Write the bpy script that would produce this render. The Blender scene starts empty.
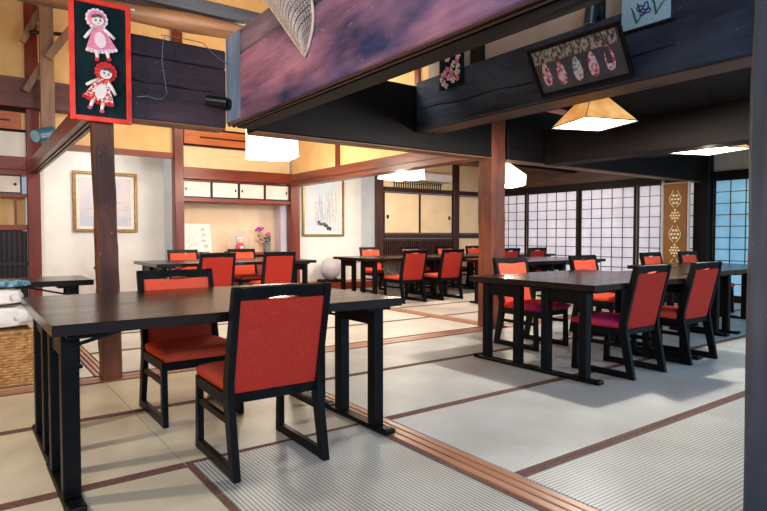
import bpy, bmesh, math, random
from mathutils import Vector, Matrix
random.seed(7)
S = bpy.context.scene
COL = S.collection
R = math.radians

# ------------------------------------------------------------------ materials
def s2l(c):
    return tuple(((v/255.)/12.92 if v/255. <= .04045 else ((v/255.+.055)/1.055)**2.4) for v in c) + (1.,)

def newmat(name):
    m = bpy.data.materials.new(name); m.use_nodes = True
    nt = m.node_tree
    for n in list(nt.nodes): nt.nodes.remove(n)
    out = nt.nodes.new('ShaderNodeOutputMaterial')
    b = nt.nodes.new('ShaderNodeBsdfPrincipled')
    nt.links.new(b.outputs[0], out.inputs[0])
    return m, nt, b

def noisemat(name, c1, c2, scale=6, stretch=(1, 1, 1), rough=.6, bump=.0, detail=5, spec=.4, emit=0, lo=.35, hi=.65, rough2=None, coat=0, bscale=None, dist=0., metal=0, sheen=0):
    m, nt, b = newmat(name)
    L = nt.links.new
    tc = nt.nodes.new('ShaderNodeTexCoord'); mp = nt.nodes.new('ShaderNodeMapping')
    mp.inputs['Scale'].default_value = stretch
    L(tc.outputs['Object'], mp.inputs['Vector'])
    n = nt.nodes.new('ShaderNodeTexNoise'); n.inputs['Scale'].default_value = scale
    n.inputs['Detail'].default_value = detail; n.inputs['Distortion'].default_value = dist
    L(mp.outputs[0], n.inputs['Vector'])
    r = nt.nodes.new('ShaderNodeValToRGB')
    r.color_ramp.elements[0].position = lo; r.color_ramp.elements[1].position = hi
    r.color_ramp.elements[0].color = s2l(c1); r.color_ramp.elements[1].color = s2l(c2)
    L(n.outputs[0], r.inputs[0]); L(r.outputs[0], b.inputs['Base Color'])
    b.inputs['Roughness'].default_value = rough
    b.inputs['Specular IOR Level'].default_value = spec
    b.inputs['Metallic'].default_value = metal
    if coat: b.inputs['Coat Weight'].default_value = coat; b.inputs['Coat Roughness'].default_value = .25
    if sheen: b.inputs['Sheen Weight'].default_value = sheen
    if emit:
        L(r.outputs[0], b.inputs['Emission Color']); b.inputs['Emission Strength'].default_value = emit
    if rough2 is not None:
        mr = nt.nodes.new('ShaderNodeMapRange'); mr.inputs[3].default_value = rough; mr.inputs[4].default_value = rough2
        L(n.outputs[0], mr.inputs[0]); L(mr.outputs[0], b.inputs['Roughness'])
    if bump:
        n2 = n
        if bscale:
            n2 = nt.nodes.new('ShaderNodeTexNoise'); n2.inputs['Scale'].default_value = bscale; n2.inputs['Detail'].default_value = 4
            L(mp.outputs[0], n2.inputs['Vector'])
        bp = nt.nodes.new('ShaderNodeBump'); bp.inputs['Strength'].default_value = bump; bp.inputs['Distance'].default_value = .01
        L(n2.outputs[0], bp.inputs['Height']); L(bp.outputs[0], b.inputs['Normal'])
    return m

def wood(name, c1, c2, axis='X', rough=.5, bump=.3, scale=9, **k):
    st = {'X': (.12, 1, 1), 'Y': (1, .12, 1), 'Z': (1, 1, .12)}[axis]
    return noisemat(name, c1, c2, scale=scale, stretch=st, rough=rough, bump=bump, detail=7, dist=.6, lo=.3, hi=.7, **k)

def beammat(name, axis, dark, mid, scratch):
    """old smoked timber: grain, big stains and pale scratches"""
    m, nt, b = newmat(name); L = nt.links.new
    tc = nt.nodes.new('ShaderNodeTexCoord')
    st = {'X': (.1, 1, 1), 'Y': (1, .1, 1), 'Z': (1, 1, .1)}[axis]
    mp = nt.nodes.new('ShaderNodeMapping'); mp.inputs['Scale'].default_value = st; L(tc.outputs['Object'], mp.inputs[0])
    n = nt.nodes.new('ShaderNodeTexNoise'); n.inputs['Scale'].default_value = 14; n.inputs['Detail'].default_value = 8; n.inputs['Distortion'].default_value = .8
    L(mp.outputs[0], n.inputs['Vector'])
    big = nt.nodes.new('ShaderNodeTexNoise'); big.inputs['Scale'].default_value = 2.2; big.inputs['Detail'].default_value = 6
    mp2 = nt.nodes.new('ShaderNodeMapping'); mp2.inputs['Scale'].default_value = tuple(.45 if v < 1 else 1 for v in st); L(tc.outputs['Object'], mp2.inputs[0])
    L(mp2.outputs[0], big.inputs['Vector'])
    r1 = nt.nodes.new('ShaderNodeValToRGB'); r1.color_ramp.elements[0].position = .40; r1.color_ramp.elements[1].position = .64
    r1.color_ramp.elements[0].color = s2l(dark); r1.color_ramp.elements[1].color = s2l(mid); L(big.outputs[0], r1.inputs[0])
    mx = nt.nodes.new('ShaderNodeMix'); mx.data_type = 'RGBA'; mx.blend_type = 'MULTIPLY'; mx.inputs[0].default_value = .7
    r2 = nt.nodes.new('ShaderNodeValToRGB'); r2.color_ramp.elements[0].position = .3; r2.color_ramp.elements[1].position = .6
    r2.color_ramp.elements[0].color = (.35, .33, .33, 1); r2.color_ramp.elements[1].color = (1, 1, 1, 1); L(n.outputs[0], r2.inputs[0])
    L(r1.outputs[0], mx.inputs[6]); L(r2.outputs[0], mx.inputs[7])
    sc = nt.nodes.new('ShaderNodeTexNoise'); sc.inputs['Scale'].default_value = 30; sc.inputs['Detail'].default_value = 3; sc.inputs['Distortion'].default_value = 1.5
    mp3 = nt.nodes.new('ShaderNodeMapping'); mp3.inputs['Scale'].default_value = tuple(.35 if v < 1 else 1 for v in st); mp3.inputs['Rotation'].default_value = (.3, .2, .3)
    L(tc.outputs['Object'], mp3.inputs[0]); L(mp3.outputs[0], sc.inputs['Vector'])
    r3 = nt.nodes.new('ShaderNodeValToRGB'); r3.color_ramp.elements[0].position = .69; r3.color_ramp.elements[1].position = .78
    r3.color_ramp.elements[0].color = (0, 0, 0, 1); r3.color_ramp.elements[1].color = (.55, .55, .55, 1); L(sc.outputs[0], r3.inputs[0])
    mx2 = nt.nodes.new('ShaderNodeMix'); mx2.data_type = 'RGBA'; L(r3.outputs[0], mx2.inputs[0]); L(mx.outputs[2], mx2.inputs[6]); mx2.inputs[7].default_value = s2l(scratch)
    L(mx2.outputs[2], b.inputs['Base Color'])
    b.inputs['Roughness'].default_value = .5; b.inputs['Specular IOR Level'].default_value = .35
    bp = nt.nodes.new('ShaderNodeBump'); bp.inputs['Strength'].default_value = .45; bp.inputs['Distance'].default_value = .01
    L(n.outputs[0], bp.inputs['Height']); L(bp.outputs[0], b.inputs['Normal'])
    return m

def tatamimat(name, c1, c2, pitch, amt):
    """woven rush: ribs run along the mat's own long (local X) side"""
    m, nt, b = newmat(name); L = nt.links.new
    tc = nt.nodes.new('ShaderNodeTexCoord'); sp = nt.nodes.new('ShaderNodeSeparateXYZ'); L(tc.outputs['Object'], sp.inputs[0])
    ml = nt.nodes.new('ShaderNodeMath'); ml.operation = 'MULTIPLY'; ml.inputs[1].default_value = 2*math.pi/pitch; L(sp.outputs[1], ml.inputs[0])
    sn = nt.nodes.new('ShaderNodeMath'); sn.operation = 'SINE'; L(ml.outputs[0], sn.inputs[0])
    mr = nt.nodes.new('ShaderNodeMapRange'); mr.inputs[1].default_value = -.5; mr.inputs[2].default_value = .6; L(sn.outputs[0], mr.inputs[0])
    n = nt.nodes.new('ShaderNodeTexNoise'); n.inputs['Scale'].default_value = 2.2; n.inputs['Detail'].default_value = 6; L(tc.outputs['Object'], n.inputs['Vector'])
    r = nt.nodes.new('ShaderNodeValToRGB'); r.color_ramp.elements[0].position = .35; r.color_ramp.elements[1].position = .65
    r.color_ramp.elements[0].color = s2l(c1); r.color_ramp.elements[1].color = s2l(c2); L(n.outputs[0], r.inputs[0])
    mx = nt.nodes.new('ShaderNodeMix'); mx.data_type = 'RGBA'; mx.blend_type = 'MULTIPLY'; mx.inputs[0].default_value = 1
    r2 = nt.nodes.new('ShaderNodeValToRGB'); r2.color_ramp.elements[0].color = (1-amt, 1-amt, 1-amt, 1); r2.color_ramp.elements[1].color = (1, 1, 1, 1)
    L(mr.outputs[0], r2.inputs[0]); L(r.outputs[0], mx.inputs[6]); L(r2.outputs[0], mx.inputs[7]); L(mx.outputs[2], b.inputs['Base Color'])
    b.inputs['Roughness'].default_value = .42; b.inputs['Specular IOR Level'].default_value = .45
    bp = nt.nodes.new('ShaderNodeBump'); bp.inputs['Strength'].default_value = .25*min(1, amt*3); bp.inputs['Distance'].default_value = .003
    L(mr.outputs[0], bp.inputs['Height']); L(bp.outputs[0], b.inputs['Normal'])
    return m

M = {}
M['lacquer'] = noisemat('black lacquered wood', (6, 8, 10), (13, 16, 18), 12, (1, 1, 1), rough=.4, bump=.05, spec=.14)
M['tabletop'] = noisemat('table top laminate', (12, 9, 9), (30, 22, 20), 10, (.15, 1, 1), rough=.18, rough2=.28, bump=.03, detail=7, spec=.42)
M['chairwood'] = noisemat('black stained chair wood', (6, 9, 11), (16, 20, 23), 14, (1, 1, .2), rough=.4, bump=.08, spec=.14)
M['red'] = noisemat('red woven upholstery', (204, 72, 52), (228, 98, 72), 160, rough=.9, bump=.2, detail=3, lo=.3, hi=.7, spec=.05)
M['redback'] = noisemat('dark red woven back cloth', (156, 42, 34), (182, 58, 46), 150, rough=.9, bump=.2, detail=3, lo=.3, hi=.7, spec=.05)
M['magenta'] = noisemat('purple red patchwork seat cloth', (214, 60, 52), (160, 44, 116), 4.5, rough=.9, bump=.1, detail=1, lo=.42, hi=.62, spec=.05)
M['tag'] = noisemat('silver tag', (200, 205, 205), (230, 232, 230), 30, rough=.3, metal=.5)
M['beamY'] = beammat('smoked timber along y', 'Y', (44, 56, 100), (186, 132, 158), (206, 180, 190))  # blue and mauve tones hold the cool daylight cast in the colour
M['beamtop'] = beammat('pale upper timber', 'Y', (78, 72, 98), (150, 128, 146), (200, 186, 196))
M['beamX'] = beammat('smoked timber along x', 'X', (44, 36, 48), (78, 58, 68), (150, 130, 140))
M['beamblue'] = beammat('blue black timber along y', 'Y', (34, 48, 68), (66, 84, 108), (110, 130, 150))
M['endboard'] = beammat('slate blue end board', 'Z', (116, 142, 180), (160, 184, 216), (170, 190, 200))
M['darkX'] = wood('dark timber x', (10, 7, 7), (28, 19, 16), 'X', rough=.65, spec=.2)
M['darkY'] = wood('dark timber y', (10, 7, 7), (28, 19, 16), 'Y', rough=.65, spec=.2)
M['darkZ'] = wood('dark timber z', (12, 9, 9), (26, 19, 18), 'Z', rough=.6, spec=.25)
M['umberX'] = wood('umber timber x', (44, 24, 18), (76, 44, 34), 'X')
M['umberZ'] = wood('umber timber z', (44, 24, 20), (72, 42, 34), 'Z')
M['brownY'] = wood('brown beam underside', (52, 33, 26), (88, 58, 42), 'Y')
M['brownX'] = wood('brown log', (92, 62, 42), (140, 98, 66), 'X')
M['slateX'] = wood('slate grey timber', (44, 46, 52), (70, 70, 76), 'X')
M['tanZ'] = wood('weathered tan wood', (110, 84, 66), (160, 126, 100), 'Z')
M['redwoodX'] = wood('dark red lacquered wood x', (104, 38, 20), (152, 66, 38), 'X', rough=.35)
M['redwoodY'] = wood('dark red lacquered wood y', (96, 48, 36), (140, 78, 60), 'Y', rough=.35)
M['redwoodZ'] = wood('dark red lacquered wood z', (92, 32, 18), (138, 56, 32), 'Z', rough=.35)
M['maroonX'] = wood('maroon timber', (78, 44, 42), (112, 66, 60), 'X')
M['orangewood'] = wood('orange cedar panel', (168, 82, 34), (206, 112, 52), 'X', rough=.4)
M['plumZ'] = beammat('plum brown post', 'Z', (62, 32, 26), (128, 80, 60), (210, 176, 156))
M['postZ'] = beammat('red brown post', 'Z', (98, 48, 32), (150, 80, 54), (200, 150, 120))
M['foreZ'] = beammat('slate purple foreground post', 'Z', (40, 50, 64), (78, 76, 88), (110, 108, 124))
M['yellow'] = noisemat('ochre plaster', (236, 194, 130), (244, 206, 146), 3, rough=.9, bump=.1, bscale=90)
M['cream'] = noisemat('cream plaster', (224, 200, 156), (236, 214, 172), 3, rough=.9, bump=.1, bscale=90)
M['white'] = noisemat('white plaster', (238, 234, 226), (246, 243, 236), 3, rough=.9, bump=.08, bscale=90)
M['bluewhite'] = noisemat('cool white plaster', (206, 218, 230), (218, 228, 236), 3, rough=.9)
M['greyplaster'] = noisemat('grey beige plaster', (182, 170, 152), (200, 190, 172), 3, rough=.9, bump=.1, bscale=90)
M['nichewall'] = noisemat('warm niche plaster', (226, 196, 160), (238, 214, 184), 2, rough=.9)
M['lavender'] = noisemat('lavender niche side', (208, 200, 216), (220, 214, 226), 2, rough=.9)
M['paperdoor'] = noisemat('white door paper', (232, 220, 208), (244, 234, 224), 5, rough=.8)
M['fusuma'] = noisemat('cream door paper', (238, 206, 164), (246, 218, 180), 3, rough=.8)
M['shoji'] = noisemat('backlit shoji paper', (188, 188, 206), (206, 206, 222), 2, rough=.8, emit=.42)  # emission stands in for daylight behind the paper
M['shojiblue'] = noisemat('blue backlit shoji paper', (120, 176, 208), (146, 198, 224), 2, rough=.8, emit=.45)  # glow put into the paper, no light stands behind it
M['tat_smooth'] = tatamimat('smooth tatami rush', (182, 172, 148), (200, 190, 168), .016, .05)
M['tat_rib'] = tatamimat('ribbed tatami rush', (178, 178, 168), (198, 200, 192), .0175, .52)
M['tat_right'] = tatamimat('fine ribbed tatami rush', (184, 184, 178), (204, 206, 202), .0175, .26)
M['tat_ribright'] = tatamimat('coarse ribbed tatami rush', (184, 184, 176), (206, 208, 202), .0185, .50)
M['tat_back'] = tatamimat('pale tatami rush', (202, 194, 180), (216, 210, 198), .016, .04)
M['heri'] = noisemat('brown tatami edge cloth', (84, 56, 48), (112, 78, 68), 60, rough=.8, bump=.1)
M['sill'] = wood('worn floor track', (150, 100, 74), (196, 146, 114), 'Y', rough=.35)
M['sillX'] = wood('worn floor track x', (140, 92, 66), (186, 136, 104), 'X', rough=.35)
M['groove'] = noisemat('dark groove', (52, 30, 24), (74, 44, 34), 20, rough=.6)
M['base'] = noisemat('subfloor', (60, 50, 40), (70, 60, 50), 4)
M['lampshade'] = noisemat('orange handmade paper', (226, 150, 76), (250, 196, 122), 7, rough=.8, emit=.8, lo=.35, hi=.7)
M['glow'] = noisemat('glowing white diffuser', (255, 246, 228), (255, 250, 238), 3, rough=.6, emit=6)
M['paperglow'] = noisemat('glowing white paper', (255, 244, 222), (255, 250, 236), 3, rough=.7, emit=1.15)
M['black'] = noisemat('black metal', (12, 14, 16), (20, 24, 26), 20, rough=.35)
M['teal'] = noisemat('teal black spotlight metal', (22, 40, 48), (34, 58, 68), 8, rough=.3)
M['bluemetal'] = noisemat('blue spotlight metal', (36, 84, 112), (52, 104, 132), 8, rough=.3)
M['lens'] = noisemat('pale blue lens', (130, 190, 206), (150, 205, 220), 8, rough=.2)
M['gold'] = noisemat('antique gold frame', (122, 88, 44), (162, 124, 70), 30, rough=.35, metal=.4, bump=.1)
M['whitepl'] = noisemat('white plastic', (226, 226, 222), (236, 236, 232), 8, rough=.35)
M['greypl'] = noisemat('grey vent', (120, 118, 112), (140, 138, 132), 8, rough=.5)
M['navycloth'] = noisemat('dark green black cloth', (14, 32, 36), (24, 44, 48), 6, rough=.95, spec=.1)
M['redsatin'] = noisemat('scarlet satin', (214, 40, 22), (240, 62, 36), 14, rough=.4, bump=.4, spec=.5)
M['pink'] = noisemat('pink cloth', (222, 120, 160), (240, 160, 190), 60, rough=.9)
M['pinklight'] = noisemat('pale pink cloth', (240, 214, 222), (248, 232, 236), 60, rough=.9)
M['skin'] = noisemat('white doll cloth', (236, 228, 224), (244, 238, 234), 40, rough=.9)
M['redcloth'] = noisemat('red doll cloth', (206, 34, 44), (226, 60, 66), 40, rough=.9)
M['redprint'] = noisemat('red white flower print', (206, 48, 58), (246, 228, 220), 70, rough=.9, lo=.48, hi=.54, detail=2)
M['hair'] = noisemat('brown yarn', (96, 72, 64), (130, 100, 88), 60, rough=.9)
M['blueeye'] = noisemat('blue thread', (60, 90, 150), (70, 100, 160), 40, rough=.9)
M['wicker'] = noisemat('wicker', (172, 124, 74), (214, 168, 110), 30, rough=.7, bump=.3)
M['wickerdark'] = noisemat('shadowed wicker', (120, 80, 44), (150, 104, 62), 30, rough=.8)
M['cane'] = noisemat('pale cane', (196, 182, 172), (220, 208, 198), 20, rough=.6)
M['floral'] = noisemat('white floral quilt', (236, 232, 226), (150, 128, 160), 16, rough=.9, lo=.58, hi=.70, detail=4, bump=.15)
M['bluequilt'] = noisemat('blue floral quilt', (58, 104, 124), (150, 180, 190), 26, rough=.9, lo=.45, hi=.6, detail=4)
M['ceramic'] = noisemat('pale lavender stoneware', (192, 184, 194), (216, 210, 218), 2, rough=.28, spec=.5)
M['leaf'] = noisemat('green leaf', (40, 92, 50), (70, 130, 70), 12, rough=.6)
M['magflower'] = noisemat('magenta petals', (196, 60, 110), (230, 110, 150), 30, rough=.8)
M['purpleflower'] = noisemat('purple petals', (160, 60, 150), (190, 90, 180), 30, rough=.8)
M['obi'] = noisemat('golden brown brocade', (112, 68, 14), (140, 90, 26), 80, rough=.55, bump=.15)
M['obithread'] = noisemat('ivory embroidery', (226, 214, 176), (240, 230, 196), 60, rough=.7)
M['pale pole'] = noisemat('pale stand wood', (168, 158, 150), (196, 186, 178), 10, (1, 1, .1), rough=.5)
M['photodark'] = noisemat('photo dark ground', (66, 68, 80), (84, 86, 98), 6, rough=.35)
M['gravel'] = noisemat('photo pale crowd', (70, 72, 74), (190, 184, 170), 60, (1, 1, .5), rough=.4, lo=.42, hi=.58, detail=2)
M['kimono'] = noisemat('pink kimono print', (206, 70, 110), (240, 226, 230), 42, rough=.5, lo=.45, hi=.55, detail=2)
M['kimonoblue'] = noisemat('blue kimono print', (110, 150, 176), (240, 232, 234), 42, rough=.5, lo=.42, hi=.52, detail=2)
M['bluecloth'] = noisemat('pale blue linen', (150, 196, 216), (172, 212, 228), 90, (1, 1, .3), rough=.9, bump=.1)
M['purpleink'] = noisemat('violet paint', (52, 44, 120), (64, 52, 134), 20, rough=.8)
M['greenink'] = noisemat('green paint', (20, 96, 84), (28, 110, 96), 20, rough=.8)
M['mist'] = noisemat('pale pink blue wash picture', (206, 208, 222), (232, 216, 212), 2.2, rough=.5, lo=.4, hi=.6, detail=3)
M['mist2'] = noisemat('pale blue grey wash picture', (214, 224, 230), (236, 228, 222), 1.6, rough=.5, lo=.4, hi=.6, detail=3)
M['inkgrey'] = noisemat('grey ink strokes', (70, 76, 86), (110, 116, 124), 20, rough=.8)
M['inkpale'] = noisemat('pale grey ink strokes', (146, 158, 174), (176, 186, 198), 20, rough=.8)
M['inkbrown'] = noisemat('brown ink strokes', (130, 110, 90), (160, 140, 120), 20, rough=.8)
M['card'] = noisemat('white signing board', (240, 232, 222), (248, 242, 232), 8, rough=.7)
M['cable'] = noisemat('slate cable', (84, 100, 116), (104, 120, 136), 20, rough=.5)
def glassmat():
    m, nt, b = newmat('clear acrylic')
    b.inputs['Base Color'].default_value = (.95, .93, .92, 1); b.inputs['Roughness'].default_value = .03
    b.inputs['Alpha'].default_value = .10; b.inputs['IOR'].default_value = 1.45
    return m
M['acrylic'] = glassmat()

# ------------------------------------------------------------------ mesh helpers
class MB:
    def __init__(s): s.bm = bmesh.new()
    def box(s, x0, x1, y0, y1, z0, z1, bev=0., mtx=None, seg=1):
        t = bmesh.new()
        r = bmesh.ops.create_cube(t, size=1)
        for v in t.verts:
            v.co = Vector(((x0+x1)/2+v.co.x*(x1-x0), (y0+y1)/2+v.co.y*(y1-y0), (z0+z1)/2+v.co.z*(z1-z0)))
        if bev: bmesh.ops.bevel(t, geom=t.edges[:], offset=bev, segments=seg, affect='EDGES', profile=.5)
        s._merge(t, mtx); return s
    def _merge(s, t, mtx=None):
        if mtx is not None: bmesh.ops.transform(t, matrix=mtx, verts=t.verts)
        me = bpy.data.meshes.new('tmp'); t.to_mesh(me); t.free()
        s.bm.from_mesh(me); bpy.data.meshes.remove(me)
    def bar(s, a, b, w, h, up=(0, 0, 1), bev=0.):
        a = Vector(a); b = Vector(b); d = b-a; L = d.length; d.normalize()
        u = Vector(up); x = d.cross(u)
        if x.length < 1e-4: x = d.cross(Vector((1, 0, 0)))
        x.normalize(); z = x.cross(d)
        m = Matrix.Translation((a+b)/2) @ Matrix((x, d, z)).transposed().to_4x4()
        return s.box(-w/2, w/2, -L/2, L/2, -h/2, h/2, bev, m)
    def cyl(s, a, b, r, r2=None, n=16, caps=True):
        a = Vector(a); b = Vector(b); d = b-a; L = d.length
        t = bmesh.new()
        bmesh.ops.create_cone(t, cap_ends=caps, segments=n, radius1=r, radius2=r if r2 is None else r2, depth=L)
        q = Vector((0, 0, 1)).rotation_difference(d.normalized())
        s._merge(t, Matrix.Translation((a+b)/2) @ q.to_matrix().to_4x4()); return s
    def sph(s, c, r, sc=(1, 1, 1), u=14, v=9, rot=None):
        t = bmesh.new(); bmesh.ops.create_uvsphere(t, u_segments=u, v_segments=v, radius=r)
        m = Matrix.Translation(c) @ (rot.to_4x4() if rot else Matrix.Identity(4)) @ Matrix.Diagonal((*sc, 1))
        s._merge(t, m); return s
    def lathe(s, prof, c=(0, 0, 0), n=28):
        t = bmesh.new(); rings = []
        for r, z in prof:
            rings.append([t.verts.new((c[0]+r*math.cos(2*math.pi*i/n), c[1]+r*math.sin(2*math.pi*i/n), c[2]+z)) for i in range(n)])
        for a, b in zip(rings, rings[1:]):
            for i in range(n): t.faces.new((a[i], a[(i+1) % n], b[(i+1) % n], b[i]))
        t.faces.new(rings[0][::-1]); t.faces.new(rings[-1])
        s._merge(t); return s
    def prism(s, pts, o, u, v, n, th):
        """polygon pts (2-D) in plane through o with axes u,v, thickened along n"""
        t = bmesh.new(); o, u, v, n = map(Vector, (o, u, v, n))
        A = [t.verts.new(o+u*p[0]+v*p[1]) for p in pts]
        B = [t.verts.new(o+u*p[0]+v*p[1]+n*th) for p in pts]
        k = len(pts)
        t.faces.new(A[::-1]); t.faces.new(B)
        for i in range(k): t.faces.new((A[i], A[(i+1) % k], B[(i+1) % k], B[i]))
        bmesh.ops.recalc_face_normals(t, faces=t.faces[:])
        s._merge(t); return s
    def tube(s, pts, r, n=8):
        t = bmesh.new(); pts = [Vector(p) for p in pts]; rings = []
        for i, p in enumerate(pts):
            d = (pts[min(i+1, len(pts)-1)]-pts[max(i-1, 0)]).normalized()
            x = d.cross(Vector((.3, .2, 1)));
            if x.length < 1e-3: x = d.cross(Vector((1, 0, 0)))
            x.normalize(); y = d.cross(x)
            rr = r[i] if isinstance(r, (list, tuple)) else r
            rings.append([t.verts.new(p+(x*math.cos(2*math.pi*k/n)+y*math.sin(2*math.pi*k/n))*rr) for k in range(n)])
        for a, b in zip(rings, rings[1:]):
            for i in range(n): t.faces.new((a[i], a[(i+1) % n], b[(i+1) % n], b[i]))
        t.faces.new(rings[0][::-1]); t.faces.new(rings[-1])
        s._merge(t); return s
    def build(s, name, mat, parent=None, smooth=False, label=None, loc=None):
        bmesh.ops.recalc_face_normals(s.bm, faces=s.bm.faces[:])
        me = bpy.data.meshes.new(name); s.bm.to_mesh(me); s.bm.free()
        me.materials.append(M[mat])
        if smooth:
            for p in me.polygons: p.use_smooth = True
        o = bpy.data.objects.new(name, me); COL.objects.link(o)
        if parent: o.parent = parent
        if label: o['label'] = label
        if loc:
            o.location = loc
        return o

def thing(name, label, cat, loc=(0, 0, 0), rz=0, group=None):
    o = bpy.data.objects.new(name, None); COL.objects.link(o); o.empty_display_size = .1
    o.location = loc; o.rotation_euler = (0, 0, rz); o['label'] = label; o['category'] = cat
    if group: o['group'] = group
    return o
def tag(o, label, cat, group=None, kind=None):
    o['label'] = label; o['category'] = cat
    if group: o['group'] = group
    if kind: o['kind'] = kind
    return o
def struct(o, label=None):
    o['kind'] = 'structure'
    if label: o['label'] = label
    return o
def dup(root, loc, rz, label, group=None):
    r = root.copy(); COL.objects.link(r); r.location = loc; r.rotation_euler = (0, 0, rz); r['label'] = label
    if group: r['group'] = group
    for ch in list(root.children):
        c = ch.copy(); COL.objects.link(c); c.parent = r
        for g in list(ch.children):
            d = g.copy(); COL.objects.link(d); d.parent = c
    return r
def B(x0, x1, y0, y1, z0, z1, name, mat, parent=None, bev=0., label=None):
    # box with origin at its own base centre so textures run in object space
    cx, cy = (x0+x1)/2, (y0+y1)/2
    o = MB().box(x0-cx, x1-cx, y0-cy, y1-cy, 0, z1-z0, bev).build(name, mat, parent, label=label)
    o.location = (cx, cy, z0)
    return o

# ------------------------------------------------------------------ camera (level grid: +Y recedes to the left, +X to the right)
HC = 1.03
F = 578.4; CX, CY = 383.5, 255.5; YH = 236.0; VA = -37.0
pitch = math.atan((CY-YH)/F)
yaw = -math.atan((VA-CX)/(F/math.cos(pitch)))
cam_d = bpy.data.cameras.new('camera'); cam = bpy.data.objects.new('camera', cam_d); COL.objects.link(cam)
cam_d.sensor_fit = 'HORIZONTAL'; cam_d.sensor_width = 36; cam_d.lens = 36*F/767.0
cam_d.clip_start = .05; cam_d.clip_end = 60
cam.location = (0, 0, HC); cam.rotation_euler = (math.pi/2-pitch, 0, -yaw)
S.camera = cam

YB = 9.55      # back wall plane
XR = 9.70      # right wall plane
YP = 4.50      # partition line
ZC = 6.0

# ------------------------------------------------------------------ floor, tatami
struct(B(-2.6, 10.2, -1.5, 11.0, -.12, -.055, 'floor', 'base'))
def make_mat(w, d, mat):
    t = bpy.data.objects.new('tatami_mat', None); COL.objects.link(t)
    MB().box(-w/2+.002, w/2-.002, -d/2+.002, d/2-.002, -.055, 0).build('rush_surface', mat, t)
    for sgn in (-1, 1):
        MB().box(-w/2+.003, w/2-.003, sgn*(d/2-.0165)-.0145, sgn*(d/2-.0165)+.0145, .0003, .0022).build('cloth_border', 'heri', t)
    return t
mat_cache = {}
def lay(x0, x1, y0, y1, mat, label, group):
    along_y = (y1-y0) > (x1-x0)+.01
    w, d = ((y1-y0), (x1-x0)) if along_y else ((x1-x0), (y1-y0))
    key = (round(w, 3), round(d, 3), mat)
    loc = ((x0+x1)/2, (y0+y1)/2, 0); rz = R(90) if along_y else 0
    if key not in mat_cache:
        t = make_mat(w, d, mat); mat_cache[key] = t
        t.location = loc; t.rotation_euler = (0, 0, rz)
    else: t = dup(mat_cache[key], loc, rz, label)
    tag(t, label, 'tatami mat', group)
G1 = 'tatami mats of the front left room'
for i, (y0, y1) in enumerate(((2.60, 3.58), (3.58, 4.44))):
    lay(-1.12, .79, y0, y1, 'tat_smooth', ['tatami mat under the left legs of the front table', 'tatami mat in front of the wicker basket and dark post'][i], G1)
    lay(.79, 1.76, y0, y1, 'tat_smooth', ['tatami mat under the right half of the front table', 'tatami mat behind the front table, right of the dark post'][i], G1)
lay(-1.12, .79, 1.64, 2.60, 'tat_smooth', 'smooth tatami mat in the lower left corner of the photo', G1)
lay(.79, 1.76, .69, 2.60, 'tat_rib', 'strongly ribbed tatami mat under the nearest red chair', G1)
G2 = 'tatami mats of the right dining room'
names = {
 0: 'ribbed tatami mat in the bottom right foreground beside the floor track', 1: 'ribbed tatami mat in the right foreground further from the floor track',
}
xs = [1.92, 3.83, 5.74, 7.65, 9.6]
rows = [(-.26, .69), (.69, 1.645), (1.645, 2.60), (2.60, 3.58), (3.58, 4.44)]
lab2 = {
 (1, 0): 'ribbed tatami mat in the bottom right foreground, nearest the camera beside the floor track',
 (1, 1): 'ribbed tatami mat in the right foreground beside the slate post',
 (2, 0): 'tatami mat half in blue shade just left of the right hand tables',
 (2, 1): 'tatami mat under the near chairs of the right hand tables',
 (3, 0): 'beige tatami mat beside the floor track, left of the right hand tables',
 (3, 1): 'tatami mat under the far half of the right hand tables',
 (4, 0): 'tatami mat in front of the red brown post, beside the floor track',
 (4, 1): 'tatami mat behind the far chairs of the right hand tables',
}
for j, (y0, y1) in enumerate(rows):
    if j == 0: continue
    for i in range(4):
        if j < 2 and i > 1: continue
        l = lab2.get((j, i), 'tatami mat at the far right under or beyond the teal topped tables')
        lay(xs[i], xs[i+1], y0, y1, 'tat_ribright' if j < 2 else 'tat_right', l, G2 if i < 2 else 'far tatami mats of the right dining room')
ys = [4.63, 5.58, 6.55, 7.52, 8.49, 9.50]
for j in range(5):
    for (x0, x1) in ((-1.15, .76), (.88, 2.83), (2.83, 4.78)):
        lay(x0, x1, ys[j], ys[j+1], 'tat_back', 'pale tatami mat of the back left room beyond the cross beam', 'tatami mats of the back left room')
    for (x0, x1) in ((5.02, 6.93), (6.93, 8.84)):
        lay(x0, x1, ys[j], ys[j+1], 'tat_back', 'pale tatami mat of the back right room beyond the red brown post', 'tatami mats of the back right room')

def track_y(n, x0, x1, y0, y1, label):
    w = x1-x0
    o = B(x0, x1, y0, y1, -.055, -.006, 'trim_%d' % n, 'groove'); struct(o, label)
    k = 3
    for i in range(k):
        a = -w/2+i*w/k+.004; b = -w/2+(i+1)*w/k-.007
        MB().box(a, b, -(y1-y0)/2, (y1-y0)/2, .049, .058, .002).build('track_rail', 'sill', o)
def track_x(n, x0, x1, y0, y1, label):
    w = y1-y0
    o = B(x0, x1, y0, y1, -.055, -.006, 'trim_%d' % n, 'groove'); struct(o, label)
    for i in range(2):
        a = -w/2+i*w/2+.004; b = -w/2+(i+1)*w/2-.008
        MB().box(-(x1-x0)/2, (x1-x0)/2, a, b, .049, .056, .002).build('track_rail', 'sillX', o)
track_y(1, 1.765, 1.915, .2, 4.44, 'grooved wooden floor track between the two front rooms')
track_x(2, -1.2, 4.72, 4.445, 4.62, 'floor track below the cross beam')
track_x(3, 5.0, 9.65, 4.445, 4.62, 'floor track behind the right hand tables')
track_y(4, 4.80, 5.0, 4.70, 9.5, 'floor track between the two back rooms')
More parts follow.
